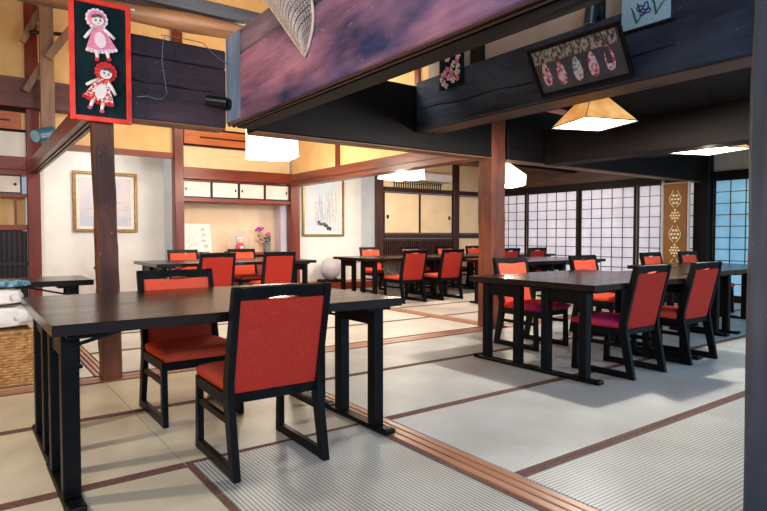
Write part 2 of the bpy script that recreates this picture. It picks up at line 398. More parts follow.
track_y(5, .765, .875, 4.66, 9.4, 'floor track left of the back left room')

# ------------------------------------------------------------------ walls
def W(x0, x1, y0, y1, z0, z1, name, mat, label=None): return struct(B(x0, x1, y0, y1, z0, z1, name, mat), label)
# back wall, above the openings
W(-2.5, 9.85, YB+.02, YB+.12, 2.36, ZC, 'wall_back', 'yellow', 'ochre plaster wall above the alcoves')
W(-2.5, .70, YB+.30, YB+.36, 0, 2.36, 'wall_back_left', 'yellow')
W(4.95, 9.85, YB+.00, YB+.019, 2.3, 3.2, 'wall_back_upper', 'cream')
# recess with the framed landscape (left)
W(.96, 2.80, 10.25, 10.31, 0, 2.5, 'wall_recess_back', 'white', 'white back wall of the left recess')
W(2.80, 2.84, YB+.02, 10.25, 0, 2.5, 'wall_recess_side', 'bluewhite')
W(.90, .96, YB+.1, 10.31, 0, 2.5, 'wall_recess_left', 'white')
W(.96, 2.80, YB+.12, 10.25, 2.45, 2.5, 'ceiling_recess', 'white')
W(.96, 2.755, YB+.0, 10.25, -.05, .10, 'trim_6', 'redwoodX', 'low red wooden step of the left recess')
W(.90, 2.755, YB-.04, YB+.04, 2.27, 2.36, 'trim_7', 'redwoodX', 'dark red lintel over the left recess')
# shelf alcove
W(2.84, 4.82, 9.93, 9.99, 0, 2.2, 'wall_alcove_back', 'nichewall', 'warm back wall of the shelf alcove')
W(4.70, 4.82, YB+.12, 9.93, .745, 1.595, 'wall_alcove_side', 'lavender')
W(2.90, 4.82, YB-.02, YB+.02, 2.15, 2.50, 'wall_alcove_top', 'cream')
W(2.90, 4.82, YB-.07, YB+.01, 1.965, 2.15, 'trim_8', 'redwoodX', 'dark red lintel over the shelf alcove')
# recess with the tall scroll picture (right)
W(5.0, 6.76, 10.10, 10.16, 0, 2.5, 'wall_scroll_back', 'white', 'white back wall of the right recess')
W(6.76, 6.80, YB+.04, 10.10, 0, 2.5, 'wall_scroll_side', 'bluewhite')
W(4.94, 5.0, YB+.1, 10.16, 0, 2.5, 'wall_scroll_left', 'white')
W(5.0, 6.74, YB+.0, 10.10, -.05, .13, 'trim_9', 'redwoodX', 'raised red wooden platform of the right recess')
# outer walls
W(-2.6, -2.5, -1.5, YB, 0, ZC, 'wall_left', 'yellow')
W(XR+.06, XR+.14, -1.5, YB+.12, 0, 3.2, 'wall_right', 'greyplaster')
W(-2.6, 10.0, -1.6, 11.0, ZC, ZC+.08, 'ceiling', 'brownX', 'high wooden ceiling')
W(4.95, 9.85, 4.62, YB, 2.62, 2.68, 'ceiling_back_right', 'orangewood', 'orange wooden ceiling boards of the back right room')
W(3.92, 9.76, -1.5, 4.42, 2.56, 2.62, 'ceiling_front_right', 'darkX', 'dark low ceiling of the right room')
# plaster above kamoi between back rooms
W(4.86, 4.94, 4.68, YB, 2.12, ZC, 'wall_partition', 'yellow', 'ochre plaster above the dark red lintel')
W(4.80, 5.02, 4.68, 9.48, 1.93, 2.0, 'trim_10', 'redwoodY', 'grooved lintel between the back rooms')
W(4.78, 5.02, 4.68, 9.48, 2.0, 2.13, 'trim_11', 'redwoodY', 'dark red lintel board between the back rooms')
W(.745, .885, 4.66, 9.42, 1.91, 1.97, 'trim_12', 'redwoodY', 'grooved lintel left of the back left room')
o = W(.78, .86, 4.66, 9.42, 1.97, 2.11, 'trim_13', 'redwoodY')
W(.795, .805, 4.66, 9.42, 1.902, 1.91, 'trim_14', 'darkY'); W(.835, .845, 4.66, 9.42, 1.902, 1.91, 'trim_15', 'darkY')
# plaster above blue black beam
W(3.78, 3.84, .2, 4.44, 2.55, 3.6, 'wall_above_beam', 'greyplaster', 'grey plaster above the blue black beam')

def TH(x0, x1, y0, y1, z0, z1, name, mat, label, cat, bev=.006, group=None):
    return tag(B(x0, x1, y0, y1, z0, z1, name, mat, bev=bev), label, cat, group)

# ------------------------------------------------------------------ posts
def rough_post(x, y, w, d, h, mat, label, lean=(0, 0), z0=0, seed=1, name='wooden_post'):
    rnd = random.Random(seed); t = bmesh.new(); rings = []
    n = 14
    for i in range(n+1):
        z = h*i/n; k = i/n
        ox, oy = lean[0]*k+rnd.uniform(-.004, .004), lean[1]*k+rnd.uniform(-.004, .004)
        a, b = w/2*(1+rnd.uniform(-.03, .03)), d/2*(1+rnd.uniform(-.03, .03)); c = .012
        ring = [(-a+c, -b), (a-c, -b), (a, -b+c), (a, b-c), (a-c, b), (-a+c, b), (-a, b-c), (-a, -b+c)]
        rings.append([t.verts.new((ox+p[0], oy+p[1], z)) for p in ring])
    for a, b in zip(rings, rings[1:]):
        for i in range(8): t.faces.new((a[i], a[(i+1) % 8], b[(i+1) % 8], b[i]))
    t.faces.new(rings[0][::-1]); t.faces.new(rings[-1])
    m = MB(); m._merge(t); o = m.build(name, mat); o.location = (x, y, z0)
    return tag(o, label, 'post')
rough_post(.85, 4.53, .135, .13, 1.87, 'plumZ', 'scratched plum brown post under the cross beam, behind the front table', lean=(-.04, 0), seed=3)
rough_post(4.87, 4.61, .22, .22, 2.45, 'postZ', 'thick red brown post in the middle, left of the right hand tables', seed=5)
rough_post(1.87, .605, .22, .205, 2.9, 'foreZ', 'slate purple post at the right edge of the foreground', seed=8)
PB = YB-.02
TH(.74, .90, YB-.06, YB+.06, 0, ZC-.02, 'wall_post', 'redwoodZ', 'dark red wall post left of the recess with the gold framed landscape', 'post')
TH(2.755, 2.90, YB-.09, YB+.09, 0, ZC-.02, 'wall_post', 'redwoodZ', 'dark red wall post between the left recess and the shelf alcove', 'post')
TH(4.82, 5.0, YB-.07, YB+.10, 0, 2.15, 'wall_post', 'redwoodZ', 'dark red wall post right of the shelf alcove', 'post')
TH(6.74, 6.90, YB-.06, YB+.035, 0, 2.6, 'wall_post', 'umberZ', 'dark wall post left of the cream sliding doors', 'post')
TH(8.80, 8.96, YB-.10, YB-.002, 0, 2.6, 'wall_post', 'umberZ', 'dark wall post right of the cream sliding doors', 'post')
TH(XR-.14, XR+.04, 4.41, 4.64, 0, 2.5, 'wall_post', 'darkZ', 'thick black post between the white and the blue shoji screens', 'post')
TH(XR-.03, XR+.05, 6.865, 6.915, 0, 1.94, 'wall_post', 'darkZ', 'slim dark post in the middle of the white shoji screens', 'post')
# struts in plaster
for y, l in ((7.9, 'dark red strut in the ochre plaster beside the white lantern'), (5.9, 'dark red strut in the ochre plaster nearer the red brown post')):
    TH(4.82, 4.855, y-.05, y+.05, 2.13, 4.6, 'wall_strut', 'redwoodZ', l, 'strut')
TH(3.72, 3.775, 2.47, 2.60, 2.56, 3.6, 'wall_strut', 'darkZ', 'dark strut in the grey plaster behind the black spotlight', 'strut')
TH(3.72, 3.775, 3.66, 3.80, 2.56, 3.6, 'wall_strut', 'darkZ', 'dark strut in the grey plaster beside the blossom panel', 'strut')

# ------------------------------------------------------------------ beams
def big_beam():
    t = thing('ceiling_beam', 'huge purple brown timber beam running overhead with a grooved track below', 'beam', (1.84, 2.35, 1.91))
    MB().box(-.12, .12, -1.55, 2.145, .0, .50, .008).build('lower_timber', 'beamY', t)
    MB().box(-.117, .12, -1.55, 2.145, .503, .69, .010).build('upper_timber', 'beamtop', t)
    for (a, b, z) in ((-.112, -.098, -.010), (-.075, -.060, -.012), (-.035, .10, -.010)):
        MB().box(a, b, -1.55, 2.14, z, -.0005, .002).build('track_strip', 'brownY' if z != -.010 or a < -.1 else 'darkY', t)
    MB().box(-.123, -.1205, 1.86, 2.145, .02, .68, .0).build('end_board', 'endboard', t, label='pale slate blue end board')
    return t
big_beam()
def cross():
    t = thing('ceiling_beam', 'dark cross beam at upper left with a long crack and a cable on it', 'beam', (1.22, 4.60, 1.89))
    MB().box(-.50, .499, -.09, .08, -.012, -.0005, .002).build('lower_strip', 'brownX', t)
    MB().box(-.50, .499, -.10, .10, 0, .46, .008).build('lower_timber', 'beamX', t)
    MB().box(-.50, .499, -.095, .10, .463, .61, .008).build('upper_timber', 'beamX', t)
    c = MB(); pts = [(-.49, .285), (-.38, .292), (-.3, .282), (-.2, .30), (-.12, .284), (0, .292), (.1, .286), (.22, .284), (.4, .290)]
    c.tube([(x, -.1, z-.02) for x, z in pts], [.004, .008, .004, .010, .003, .004, .011, .004, .003], 6)
    c.build('crack', 'black', t)
    return t
cross()
# right part of the cross beam, its shade put into a darker timber colour
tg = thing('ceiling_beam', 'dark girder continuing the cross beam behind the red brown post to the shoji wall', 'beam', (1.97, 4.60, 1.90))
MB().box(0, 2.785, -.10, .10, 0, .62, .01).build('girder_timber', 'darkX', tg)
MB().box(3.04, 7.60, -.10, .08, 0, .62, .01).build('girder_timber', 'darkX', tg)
MB().box(-.0, 2.785, -.095, .085, -.012, -.001, .002).build('lower_strip', 'brownX', tg)
MB().box(3.04, 7.60, -.09, .07, -.012, -.001, .002).build('lower_strip', 'brownX', tg)
t = thing('ceiling_beam', 'blue black cracked beam carrying the tilted framed picture', 'beam', (3.78, 2.3, 2.05))
MB().box(-.12, .13, -2.2, 2.19, .02, .50, .010).build('timber', 'beamblue', t)
MB().box(-.113, .125, -2.2, 2.19, .008, .019, .003).build('lower_strip', 'brownY', t)  # thin brown plank colours in the lit underside
c = MB(); c.tube([(-.12, 2.1-i*.25, .22+.012*math.sin(i*2.1)-.004*i) for i in range(11)], [.004+.003*(i % 2) for i in range(11)], 6); c.build('crack', 'black', t)
TH(5.62, 5.88, -1.0, 4.48, 1.875, 2.25, 'ceiling_beam', 'darkY', 'dark beam crossing the right room between the two orange lamps', 'beam')
TH(4.60, 4.78, -1.0, 4.42, 2.28, 2.5, 'ceiling_beam', 'darkY', 'dark beam above the nearer orange pyramid lamp', 'beam')
TH(7.4, 7.65, -1.0, 4.42, 2.1, 2.4, 'ceiling_beam', 'darkY', 'dark beam beyond the far orange lamp', 'beam')
TH(5.05, 9.6, 6.9, 7.1, 2.25, 2.5, 'ceiling_beam', 'darkX', 'dark beam of the back right room behind the red brown post', 'beam')
TH(-2.45, 2.71, YB-.16, YB+.01, 2.80, 3.20, 'wall_beam', 'maroonX', 'maroon horizontal beam on the ochre wall at the far left', 'beam')
TH(-1.2, 4.84, 6.5, 6.72, 3.53, 3.68, 'roof_beam', 'slateX', 'squared slate grey beam near the ceiling at the top', 'beam')
lg = MB(); lg.tube([(x, 0, .02*math.sin(x*1.7)) for x in [i*.3-3 for i in range(20)]], [.10+.012*math.sin(i*1.3) for i in range(20)], 12)
o = lg.build('roof_log', 'brownX', smooth=True); o.location = (1.8, 6.6, 3.41); tag(o, 'rounded brown log directly under the slate grey beam', 'beam')
# tan bracing, top left
t = thing('roof_brace', 'weathered tan post with diagonal braces at the top left', 'brace', (.98, 9.2, 0))
MB().box(-.09, .08, -.05, .05, 2.14, 4.5, .006).build('upright', 'tanZ', t)
MB().bar((.0, -.08, 3.45), (.75, -.08, 4.62), .05, .10).build('diagonal_brace', 'tanZ', t)
MB().bar((-.25, .08, 3.0), (.05, .08, 3.6), .05, .08).build('diagonal_brace', 'tanZ', t)
MB().bar((-.28, .08, 3.65), (.1, .08, 4.5), .05, .08).build('diagonal_brace', 'tanZ', t)
MB().cyl((-.2, 0, 3.78), (.42, 0, 3.86), .025).build('tie_rod', 'black', t)

# ------------------------------------------------------------------ alcove joinery
t = thing('wall_cabinet', 'row of four small white sliding doors in a dark red frame above the alcove', 'cabinet', (2.90, YB, 1.60))
MB().box(0, 1.92, -.05, .375, 0, .055, .004).build('shelf_board', 'redwoodX', t)
MB().box(0, 1.92, -.03, .375, .335, .348).build('top_board', 'redwoodX', t)
MB().box(0, 1.92, .05, .06, .055, .335).build('inner_panel', 'darkX', t)
w = 1.92/4
for i in range(4):
    d = MB().box(i*w+.022, (i+1)*w-.022, .0, .02, .085, .325).build('door', 'paperdoor', t)
    f = MB()
    for (a, b, z0, z1) in ((i*w+.004, i*w+.022, .06, .335), ((i+1)*w-.022, (i+1)*w-.004, .06, .335)): f.box(a, b, -.004, .024, z0, z1)
    f.box(i*w+.022, (i+1)*w-.022, -.004, .024, .06, .084); f.box(i*w+.022, (i+1)*w-.022, -.004, .024, .3255, .335)
    f.build('door_frame', 'black', d)
    kx = i*w+.06 if i in (0, 2) else (i+1)*w-.06
    MB().box(kx-.014, kx+.014, -.006, -.0005, .18, .225, .003).build('finger_pull', 'black', d)
t = thing('alcove_counter', 'dark wooden counter under the shelf alcove', 'counter', (2.90, YB, 0))
MB().box(0, 1.92, -.02, .375, .70, .74, .004).build('counter_top', 'redwoodX', t)
MB().box(.0, 1.92, .03, .375, 0, .699).build('counter_base', 'darkX', t)
for i in range(4): MB().box(i*w+.02, (i+1)*w-.02, .012, .0295, .06, .66, .003).build('front_panel', 'redwoodX', t)
t = thing('cedar_transom', 'orange cedar transom panel above the shelf alcove', 'panel', (2.92, YB-.06, 2.50))
MB().box(0, 1.88, .0, .05, .03, .27).build('board', 'orangewood', t)
MB().box(0, 1.88, -.01, .06, 0, .03).build('lower_rail', 'darkX', t); MB().box(0, 1.88, -.01, .06, .27, .30).build('upper_rail', 'darkX', t)
MB().box(.25, 1.2, -.012, -.0005, .14, .165, .003).build('pull_bar', 'black', t)
# left cupboard wall
t = thing('built_in_cupboard', 'built in cupboard wall with dark lattice at the far left', 'cupboard', (0, YB, 0))
X0, X1 = -1.4, .738
MB().box(X0, X1, -.06, .02, 1.95, 2.13, .004).build('lintel', 'redwoodX', t)
MB().box(X0, X1, .0, .02, 2.13, 2.475).build('plaster_panel', 'white', t)
MB().box(X0, X1, -.02, .02, 2.4751, 2.51).build('rail', 'darkX', t); MB().box(X0, X1, -.02, .02, 2.75, 2.799).build('rail', 'darkX', t)
dr = MB().box(X0, X1-.05, -.005, .02, 2.51, 2.75).build('drawer_front', 'orangewood', t)
MB().box(.35, .55, -.02, -.0055, 2.62, 2.64, .003).build('pull_bar', 'black', dr)
MB().box(X0, X1, -.03, .28, 1.88, 1.949).build('upper_board', 'redwoodX', t)
MB().box(X0, X1, -.03, .28, 1.57, 1.62).build('shelf_board', 'redwoodX', t)
for i, (a, b) in enumerate(((-.55, .02), (.06, .66))):
    d = MB().box(a, b, .0, .02, 1.64, 1.86).build('door', 'paperdoor', t)
    f = MB().box(a-.02, a, -.003, .022, 1.62, 1.88).box(b, b+.02, -.003, .022, 1.62, 1.88).box(a, b, -.003, .022, 1.621, 1.639).box(a, b, -.003, .022, 1.861, 1.879)
    f.build('door_frame', 'black', d)
    MB().cyl((b-.06, -.01, 1.75), (b-.06, -.0005, 1.75), .02).build('finger_pull', 'black', d)
MB().box(X0, X1, .27, .285, 1.19, 1.57).build('niche_back', 'yellow', t)
MB().box(.585, .615, -.01, .02, 1.19, 1.57).build('niche_post', 'redwoodZ', t)
MB().box(X0, X1, -.03, .28, 1.11, 1.185, .004).build('rail', 'redwoodX', t)
la = MB()
for i in range(36):
    x = X1-.03-i*.06
    la.box(x-.02, x, -.005, .015, .12, 1.10)
la.box(X0, X1, -.012, .018, .62, .66); la.box(X0, X1, -.012, .018, .0, .12)
la.build('lattice', 'black', t)
MB().box(X0, X1, .06, .08, 0, 1.10).build('lattice_backing', 'umberX', t)

# fusuma wall of back right room
def sliding_door(x0, x1, z0, z1, handle, label):
    t = thing('sliding_door', label, 'sliding door', ((x0+x1)/2, YB-.045, z0), 0, 'cream sliding doors'); w = (x1-x0)/2; h = z1-z0
    MB().box(-w+.02, w-.02, 0, .025, .02, h-.02).build('paper_panel', 'fusuma', t)
    MB().box(-w, -w+.02, -.004, .03, 0, h).box(w-.02, w, -.004, .03, 0, h).box(-w+.02, w-.02, -.004, .03, 0, .02).box(-w+.02, w-.02, -.004, .03, h-.02, h).build('frame', 'umberX', t)
    hx = (-w+.09) if handle < 0 else (w-.09)
    if handle: MB().box(hx-.03, hx+.03, -.01, -.001, h*.36, h*.45, .003).build('finger_pull', 'black', t)
sliding_door(6.92, 7.85, 1.08, 1.93, -1, 'cream sliding door on the left, beside the dark post')
sliding_door(7.865, 8.79, 1.08, 1.93, 1, 'cream sliding door on the right under the air conditioner')
sliding_door(8.97, 9.66, 1.08, 1.93, 0, 'cream sliding door beyond the dark wall post, beside the red brown post')
for i, (a, b) in enumerate(((6.905, 8.795), (8.965, 9.70))):
    W(a, b, YB-.09, YB-.001, 1.94, 2.03, 'trim_%d' % (20+i), 'umberX', 'dark lintel over the cream sliding doors')
    W(a, b, YB-.09, YB-.001, .98, 1.075, 'trim_%d' % (22+i), 'umberX', 'dark rail under the cream sliding doors')
W(8.965, 9.70, YB-.04, YB-.001, 0, .975, 'wall_lower_right', 'fusuma')
W(8.965, 9.70, YB-.04, YB-.001, 2.035, 2.6, 'wall_upper_right', 'cream')
W(6.905, 8.795, YB-.04, YB-.001, 2.035, 2.6, 'wall_upper_middle', 'cream')
t = thing('lattice_panel', 'dark vertical lattice below the cream sliding doors', 'lattice', (6.91, YB-.06, 0))
la = MB()
for i in range(33): la.box(.01+i*.057, .035+i*.057, -.012, .0, .05, .97)
la.box(0, 1.88, -.014, .0, 0, .05).box(0, 1.88, -.014, .0, .93, .975).build('slats', 'umberZ', t)
MB().box(0, 1.88, .004, .05, 0, .975).build('backing', 'darkX', t)
t = thing('transom_lattice', 'dark lattice transom half hidden behind the air conditioner', 'lattice', (7.15, YB-.06, 2.035))
la = MB()
for i in range(22): la.box(.02+i*.06, .035+i*.06, 0, .018, 0, .118)
la.box(0, 1.35, 0, .018, .1185, .13).box(0, 1.35, .0, .018, .08, .09).build('slats', 'darkX', t)
t = thing('air_conditioner', 'white wall air conditioner above the cream sliding doors', 'air conditioner', (8.15, YB-.0405, 2.17))
MB().prism([(0, 0), (-.15, .01), (-.20, .08), (-.20, .17), (-.17, .20), (0, .20)], (-.46, 0, 0), (0, 1, 0), (0, 0, 1), (1, 0, 0), .92).build('body', 'whitepl', t)
MB().box(-.40, .40, -.19, -.10, .0, .012).build('air_flap', 'greypl', t)

# ------------------------------------------------------------------ shoji
def shoji(y0, y1, cols, rows_, mat, label, grp):
    t = thing('shoji_screen', label, 'shoji screen', (XR, (y0+y1)/2, .04), 0, grp); h = 1.90; w = (y1-y0)/2
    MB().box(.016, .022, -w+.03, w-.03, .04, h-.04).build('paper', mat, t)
    f = MB().box(0, .03, -w, -w+.032, 0, h).box(0, .03, w-.032, w, 0, h).box(0, .03, -w+.032, w-.032, 0, .06).box(0, .03, -w+.032, w-.032, h-.035, h)
    f.build('frame', 'darkZ', t)
    g = MB()
    for i in range(1, cols):
        y = -w+.03+(2*w-.06)*i/cols; g.box(.004, .015, y-.006, y+.006, .06, h-.035)
    for i in range(1, rows_):
        z = .06+(h-.095)*i/rows_; g.box(.002, .0145, -w+.032, w-.032, z-.006, z+.006)
    g.build('lattice', 'black', t)
GS = 'white shoji screens of the right wall'
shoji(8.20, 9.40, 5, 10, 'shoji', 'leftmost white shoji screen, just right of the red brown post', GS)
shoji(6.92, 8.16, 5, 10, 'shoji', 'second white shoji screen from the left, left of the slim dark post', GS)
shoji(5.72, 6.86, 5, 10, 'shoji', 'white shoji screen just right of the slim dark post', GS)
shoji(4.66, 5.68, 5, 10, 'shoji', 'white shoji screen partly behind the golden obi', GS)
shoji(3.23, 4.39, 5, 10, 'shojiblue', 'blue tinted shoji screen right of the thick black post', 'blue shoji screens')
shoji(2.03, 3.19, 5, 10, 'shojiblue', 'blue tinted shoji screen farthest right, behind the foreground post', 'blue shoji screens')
W(XR-.05, XR+.05, 4.66, 9.5, 1.945, 2.05, 'trim_24', 'darkY', 'lintel over the white shoji screens')
W(XR-.05, XR+.05, -.5, 4.40, 1.945, 2.05, 'trim_25', 'darkY')
W(XR-.02, XR+.055, 4.66, 9.5, 2.05, 2.6, 'wall_right_upper', 'brownY', 'brown boards over the white shoji screens')
W(XR-.05, XR+.05, -.5, 4.40, -.055, .035, 'trim_26', 'darkY'); W(XR-.05, XR+.05, 4.66, 9.5, -.055, .035, 'trim_27', 'darkY')

# obi on stand
t = thing('obi_stand', 'golden brown obi with ivory embroidery hanging on a pale stand before the shoji', 'textile stand', (9.28, 4.78, 0))
for y in (-.21, .21):
    MB().cyl((0, y, 0), (0, y, 1.93), .022, n=12).build('pole', 'pale pole', t)
    MB().box(-.16, .16, y-.025, y+.025, 0, .05, .006).build('foot', 'pale pole', t)
MB().cyl((0, -.24, 1.88), (0, .24, 1.88), .012, n=10).build('rod', 'pale pole', t)
ob = MB().box(-.014, .014, -.18, .18, .30, 1.87, .004).build('obi', 'obi', t)
e = MB()
def flower_col(e, cy, z, s):
    for k in range(6):
        a = k*math.pi/3; e.cyl((-.020, cy+math.cos(a)*.045*s, z+math.sin(a)*.06*s), (-.0142, cy+math.cos(a)*.045*s, z+math.sin(a)*.06*s), .018*s, n=10)
    e.cyl((-.020, cy, z), (-.0142, cy, z), .016*s, n=10)
for z, kind in ((1.62, 0), (1.36, 1), (1.06, 0), (.80, 1), (.52, 0)):
    if kind:
        for r_ in range(5):
            n_ = [1, 3, 4, 3, 1][r_]
            for k in range(n_): e.cyl((-.020, (k-(n_-1)/2)*.045, z+(r_-2)*.045), (-.0142, (k-(n_-1)/2)*.045, z+(r_-2)*.045), .017, n=8)
    else:
        flower_col(e, 0, z, 1.15)
        for sgn in (-1, 1):
            e.tube([(-.017, sgn*.02, z-.13), (-.017, sgn*.08, z-.06), (-.017, sgn*.095, z+.02), (-.017, sgn*.03, z+.14)], .006, 6)
e.build('embroidery', 'obithread', ob)

# ------------------------------------------------------------------ tables
def make_table(Lx, h=.69, group=None, label='', foot_in=.12):
    t = thing('dining_table', label, 'table', (0, 0, 0), 0, group)
    hx = Lx/2
    MB().box(-hx, hx, -.3, .3, h-.042, h, .0015).build('tabletop', 'tabletop', t)
    for sx in (-1, 1):
        x = sx*(hx-foot_in)
        for sy in (-1, 1):
            MB().box(x-.031, x+.031, sy*.165-.032, sy*.165+.032, .028, h-.0425, .004).build('leg', 'lacquer', t)
        f = MB().box(x-.036, x+.036, -.25, .25, .0035, .0275, .006)
        for sy in (-1, 1):
            f.box(x-.036, x+.036, sy*.275-.026, sy*.275+.026, .003, .034, .011, seg=2)
        f.build('foot', 'lacquer', t)
        MB().box(x-.022, x+.022, -.1325, .1325, h-.15, h-.0425, .003).build('bracket', 'lacquer', t)
        MB().bar((x-sx*.036, 0, h-.13), (x-sx*.33, 0, h-.055), .010, .014).build('stay', 'black', t)
        MB().box(x-sx*.05-.07, x-sx*.05+.07, -.27, .27, h-.06, h-.0425).build('mounting_plate', 'lacquer', t)
    return t
GT = 'black dining tables'
tables = {}
def table(x0, x1, y0, label, h=.69, rz=0, foot=.12):
    Lx = round(x1-x0, 3); key = (Lx, h, foot)
    loc = ((x0+x1)/2, y0+.3, 0)
    if key not in tables:
        o = make_table(Lx, h, GT, label, foot); tables[key] = o; o.location = loc; o.rotation_euler = (0, 0, rz); return o
    return dup(tables[key], loc, rz, label, GT)
table(.245, 1.835, 2.36, 'black dining table in the left foreground, the nearer of the pushed together pair', .71, R(.6), .072)
table(.242, 1.832, 2.963, 'black dining table in the left foreground, the farther of the pushed together pair', .71, R(.6), .072)
table(3.44, 5.02, 2.31, 'black dining table at right, near side, behind the two red chair backs', .695, 0, .09)
table(3.44, 5.02, 2.912, 'black dining table at right, far side, next to the red brown post', .695, 0, .09)
table(5.03, 6.42, 2.68, 'blue sheened dining table right of the second red chair', .68)
table(6.43, 7.93, 2.68, 'dining table at the far right behind the foreground post, near side', .68)
table(6.43, 7.93, 3.283, 'dining table at the far right behind the foreground post, far side', .68)
table(1.93, 4.18, 7.42, 'long dining table before the shelf alcove, near side with two red chair backs', .68)
table(1.93, 4.18, 8.023, 'long dining table before the shelf alcove, far side', .68)
table(5.10, 6.57, 7.28, 'dining table left of the red brown post, near side, its end facing the round jar', .68)
table(5.10, 6.57, 7.883, 'dining table left of the red brown post, far side beside the round jar', .68)
table(6.58, 8.05, 7.28, 'middle dining table of the row behind the red brown post, near side', .68)
table(6.58, 8.05, 7.883, 'middle dining table of the row behind the red brown post, far side', .68)
table(8.06, 9.50, 7.28, 'dining table nearest the shoji in the row behind the red brown post, near side', .68)
table(8.06, 9.50, 7.883, 'dining table nearest the shoji in the row behind the red brown post, far side', .68)
table(6.20, 7.00, 5.20, 'dark dining table just behind the red brown post, near side', .68)
table(6.20, 7.00, 5.803, 'dark dining table just behind the red brown post, far side', .68)
table(7.01, 8.02, 5.20, 'dark dining table seen beyond the right hand tables, near side', .68)
table(7.01, 8.02, 5.803, 'dark dining table seen beyond the right hand tables, far side', .68)
table(-.82, .82, 4.98, 'black dining table at the far left edge behind the wicker basket', .69)

# ------------------------------------------------------------------ chairs (facing +Y, rear runner end at y=-.27)
def make_chair(label, seatmat='red', backmat='redback', frontmat='red'):
    t = thing('dining_chair', label, 'chair')
    yS, yT, yF = -.185, -.275, -.245
    for sx in (-1, 1):
        x0 = sx*.212
        # rear leg + stile : side profile in (y,z)
        prof = [(yF-.028, .0), (yF+.02, .0), (yS+.032, .30), (yS+.034, .40), (yT+.020, .80), (yT+.008, .818), (yT-.014, .815), (yT-.020, .80), (yS-.022, .40), (yS-.026, .34)]
        MB().prism(prof, (x0-.0155, 0, .0), (0, 1, 0), (0, 0, 1), (1, 0, 0), .031).build('leg', 'chairwood', t)
        pf = [(.205, 0), (.25, 0), (.236, .355), (.203, .355)]
        MB().prism(pf, (x0-.0145, 0, 0), (0, 1, 0), (0, 0, 1), (1, 0, 0), .029).build('leg', 'chairwood', t)
        MB().box(x0-.0145, x0+.0145, yF+.0, .222, .0, .045, .003).build('runner', 'chairwood', t)
        MB().bar((x0, yS+.0, .235), (x0, .215, .235), .02, .028).build('side_stretcher', 'chairwood', t)
    fr = MB().box(-.20, .20, .20, .228, .30, .352, .003).box(-.20, .20, yS-.01, yS+.016, .31, .352, .003)
    for sx in (-1, 1): fr.box(sx*.212-.013, sx*.212+.013, yS+.02, .205, .30, .352, .002)
    fr.build('seat_frame', 'chairwood', t)
    # seat cushion
    b = bmesh.new(); NX, NY = 12, 12; top = []
    def cus(u, v):
        e = max(abs(u), abs(v)); k = (1-abs(u)**6)*(1-abs(v)**6)
        return k
    W2, D0, D1 = .222, yS+.01, .262
    vt = {}; vb = {}
    for i in range(NX+1):
        for j in range(NY+1):
            u = -1+2*i/NX; v = -1+2*j/NY
            u2 = math.copysign(1-(1-abs(u))**1.5, u); v2 = math.copysign(1-(1-abs(v))**1.5, v)
            x = W2*u2*(1-.04*(v2+1)*0); y = (D0+D1)/2+(D1-D0)/2*v2
            rnd = 1-.03*max(0, abs(u2)+abs(v2)-1.6)
            x *= rnd; y = (D0+D1)/2+(y-(D0+D1)/2)*rnd
            vt[i, j] = b.verts.new((x, y, .388+.026*max(0, cus(u2, v2))**.5-(.012 if False else 0)))
            vb[i, j] = b.verts.new((x*.975, (D0+D1)/2+(y-(D0+D1)/2)*.975, .353))
    for i in range(NX):
        for j in range(NY):
            b.faces.new((vt[i, j], vt[i+1, j], vt[i+1, j+1], vt[i, j+1])); b.faces.new((vb[i, j], vb[i, j+1], vb[i+1, j+1], vb[i+1, j]))
    for i in range(NX):
        b.faces.new((vt[i+1, 0], vt[i, 0], vb[i, 0], vb[i+1, 0])); b.faces.new((vt[i, NY], vt[i+1, NY], vb[i+1, NY], vb[i, NY]))
        b.faces.new((vt[0, i], vt[0, i+1], vb[0, i+1], vb[0, i])); b.faces.new((vt[NX, i+1], vt[NX, i], vb[NX, i], vb[NX, i+1]))
    m = MB(); m._merge(b); m.build('seat', seatmat, t, smooth=True)
    # back: local frame along stile
    base = Vector((0, yS, .40)); topv = Vector((0, yT, .80)); dz = (topv-base); L = dz.length; dz.normalize(); nrm = Vector((0, -dz.z, dz.y))  # rearward
    def bp(x, s, n): return Vector((x, 0, 0))+base+dz*s+nrm*n
    # upholstered panel (rear side flat cloth, front side padded)
    def panel(n0, n1, pad, name, mat):
        b = bmesh.new(); NX, NZ = 16, 12; A = {}; C = {}
        for i in range(NX+1):
            for j in range(NZ+1):
                u = -1+2*i/NX; k = j/NZ
                stop = L-.040-.008*max(0, 1-(u/.42)**2)
                s = -.052+(stop+.052)*k
                bulge = pad*(max(0, 1-abs(u)**4)*max(0, 1-abs(2*k-1)**4))**.6
                A[i, j] = b.verts.new(bp(.196*u, s, n1+ (bulge if n1 > n0 else -bulge))); C[i, j] = b.verts.new(bp(.196*u, s, n0))
        for i in range(NX):
            for j in range(NZ):
                b.faces.new((A[i, j], A[i+1, j], A[i+1, j+1], A[i, j+1])); b.faces.new((C[i, j], C[i, j+1], C[i+1, j+1], C[i+1, j]))
            b.faces.new((A[i+1, 0], A[i, 0], C[i, 0], C[i+1, 0])); b.faces.new((A[i, NZ], A[i+1, NZ], C[i+1, NZ], C[i, NZ]))
        for j in range(NZ):
            b.faces.new((A[0, j], A[0, j+1], C[0, j+1], C[0, j])); b.faces.new((A[NX, j+1], A[NX, j], C[NX, j], C[NX, j+1]))
        m = MB(); m._merge(b); return m.build(name, mat, t, smooth=False)
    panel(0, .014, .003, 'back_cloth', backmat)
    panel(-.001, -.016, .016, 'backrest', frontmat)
    # top rail with hand hole
    b = bmesh.new(); N = 24; ring = []
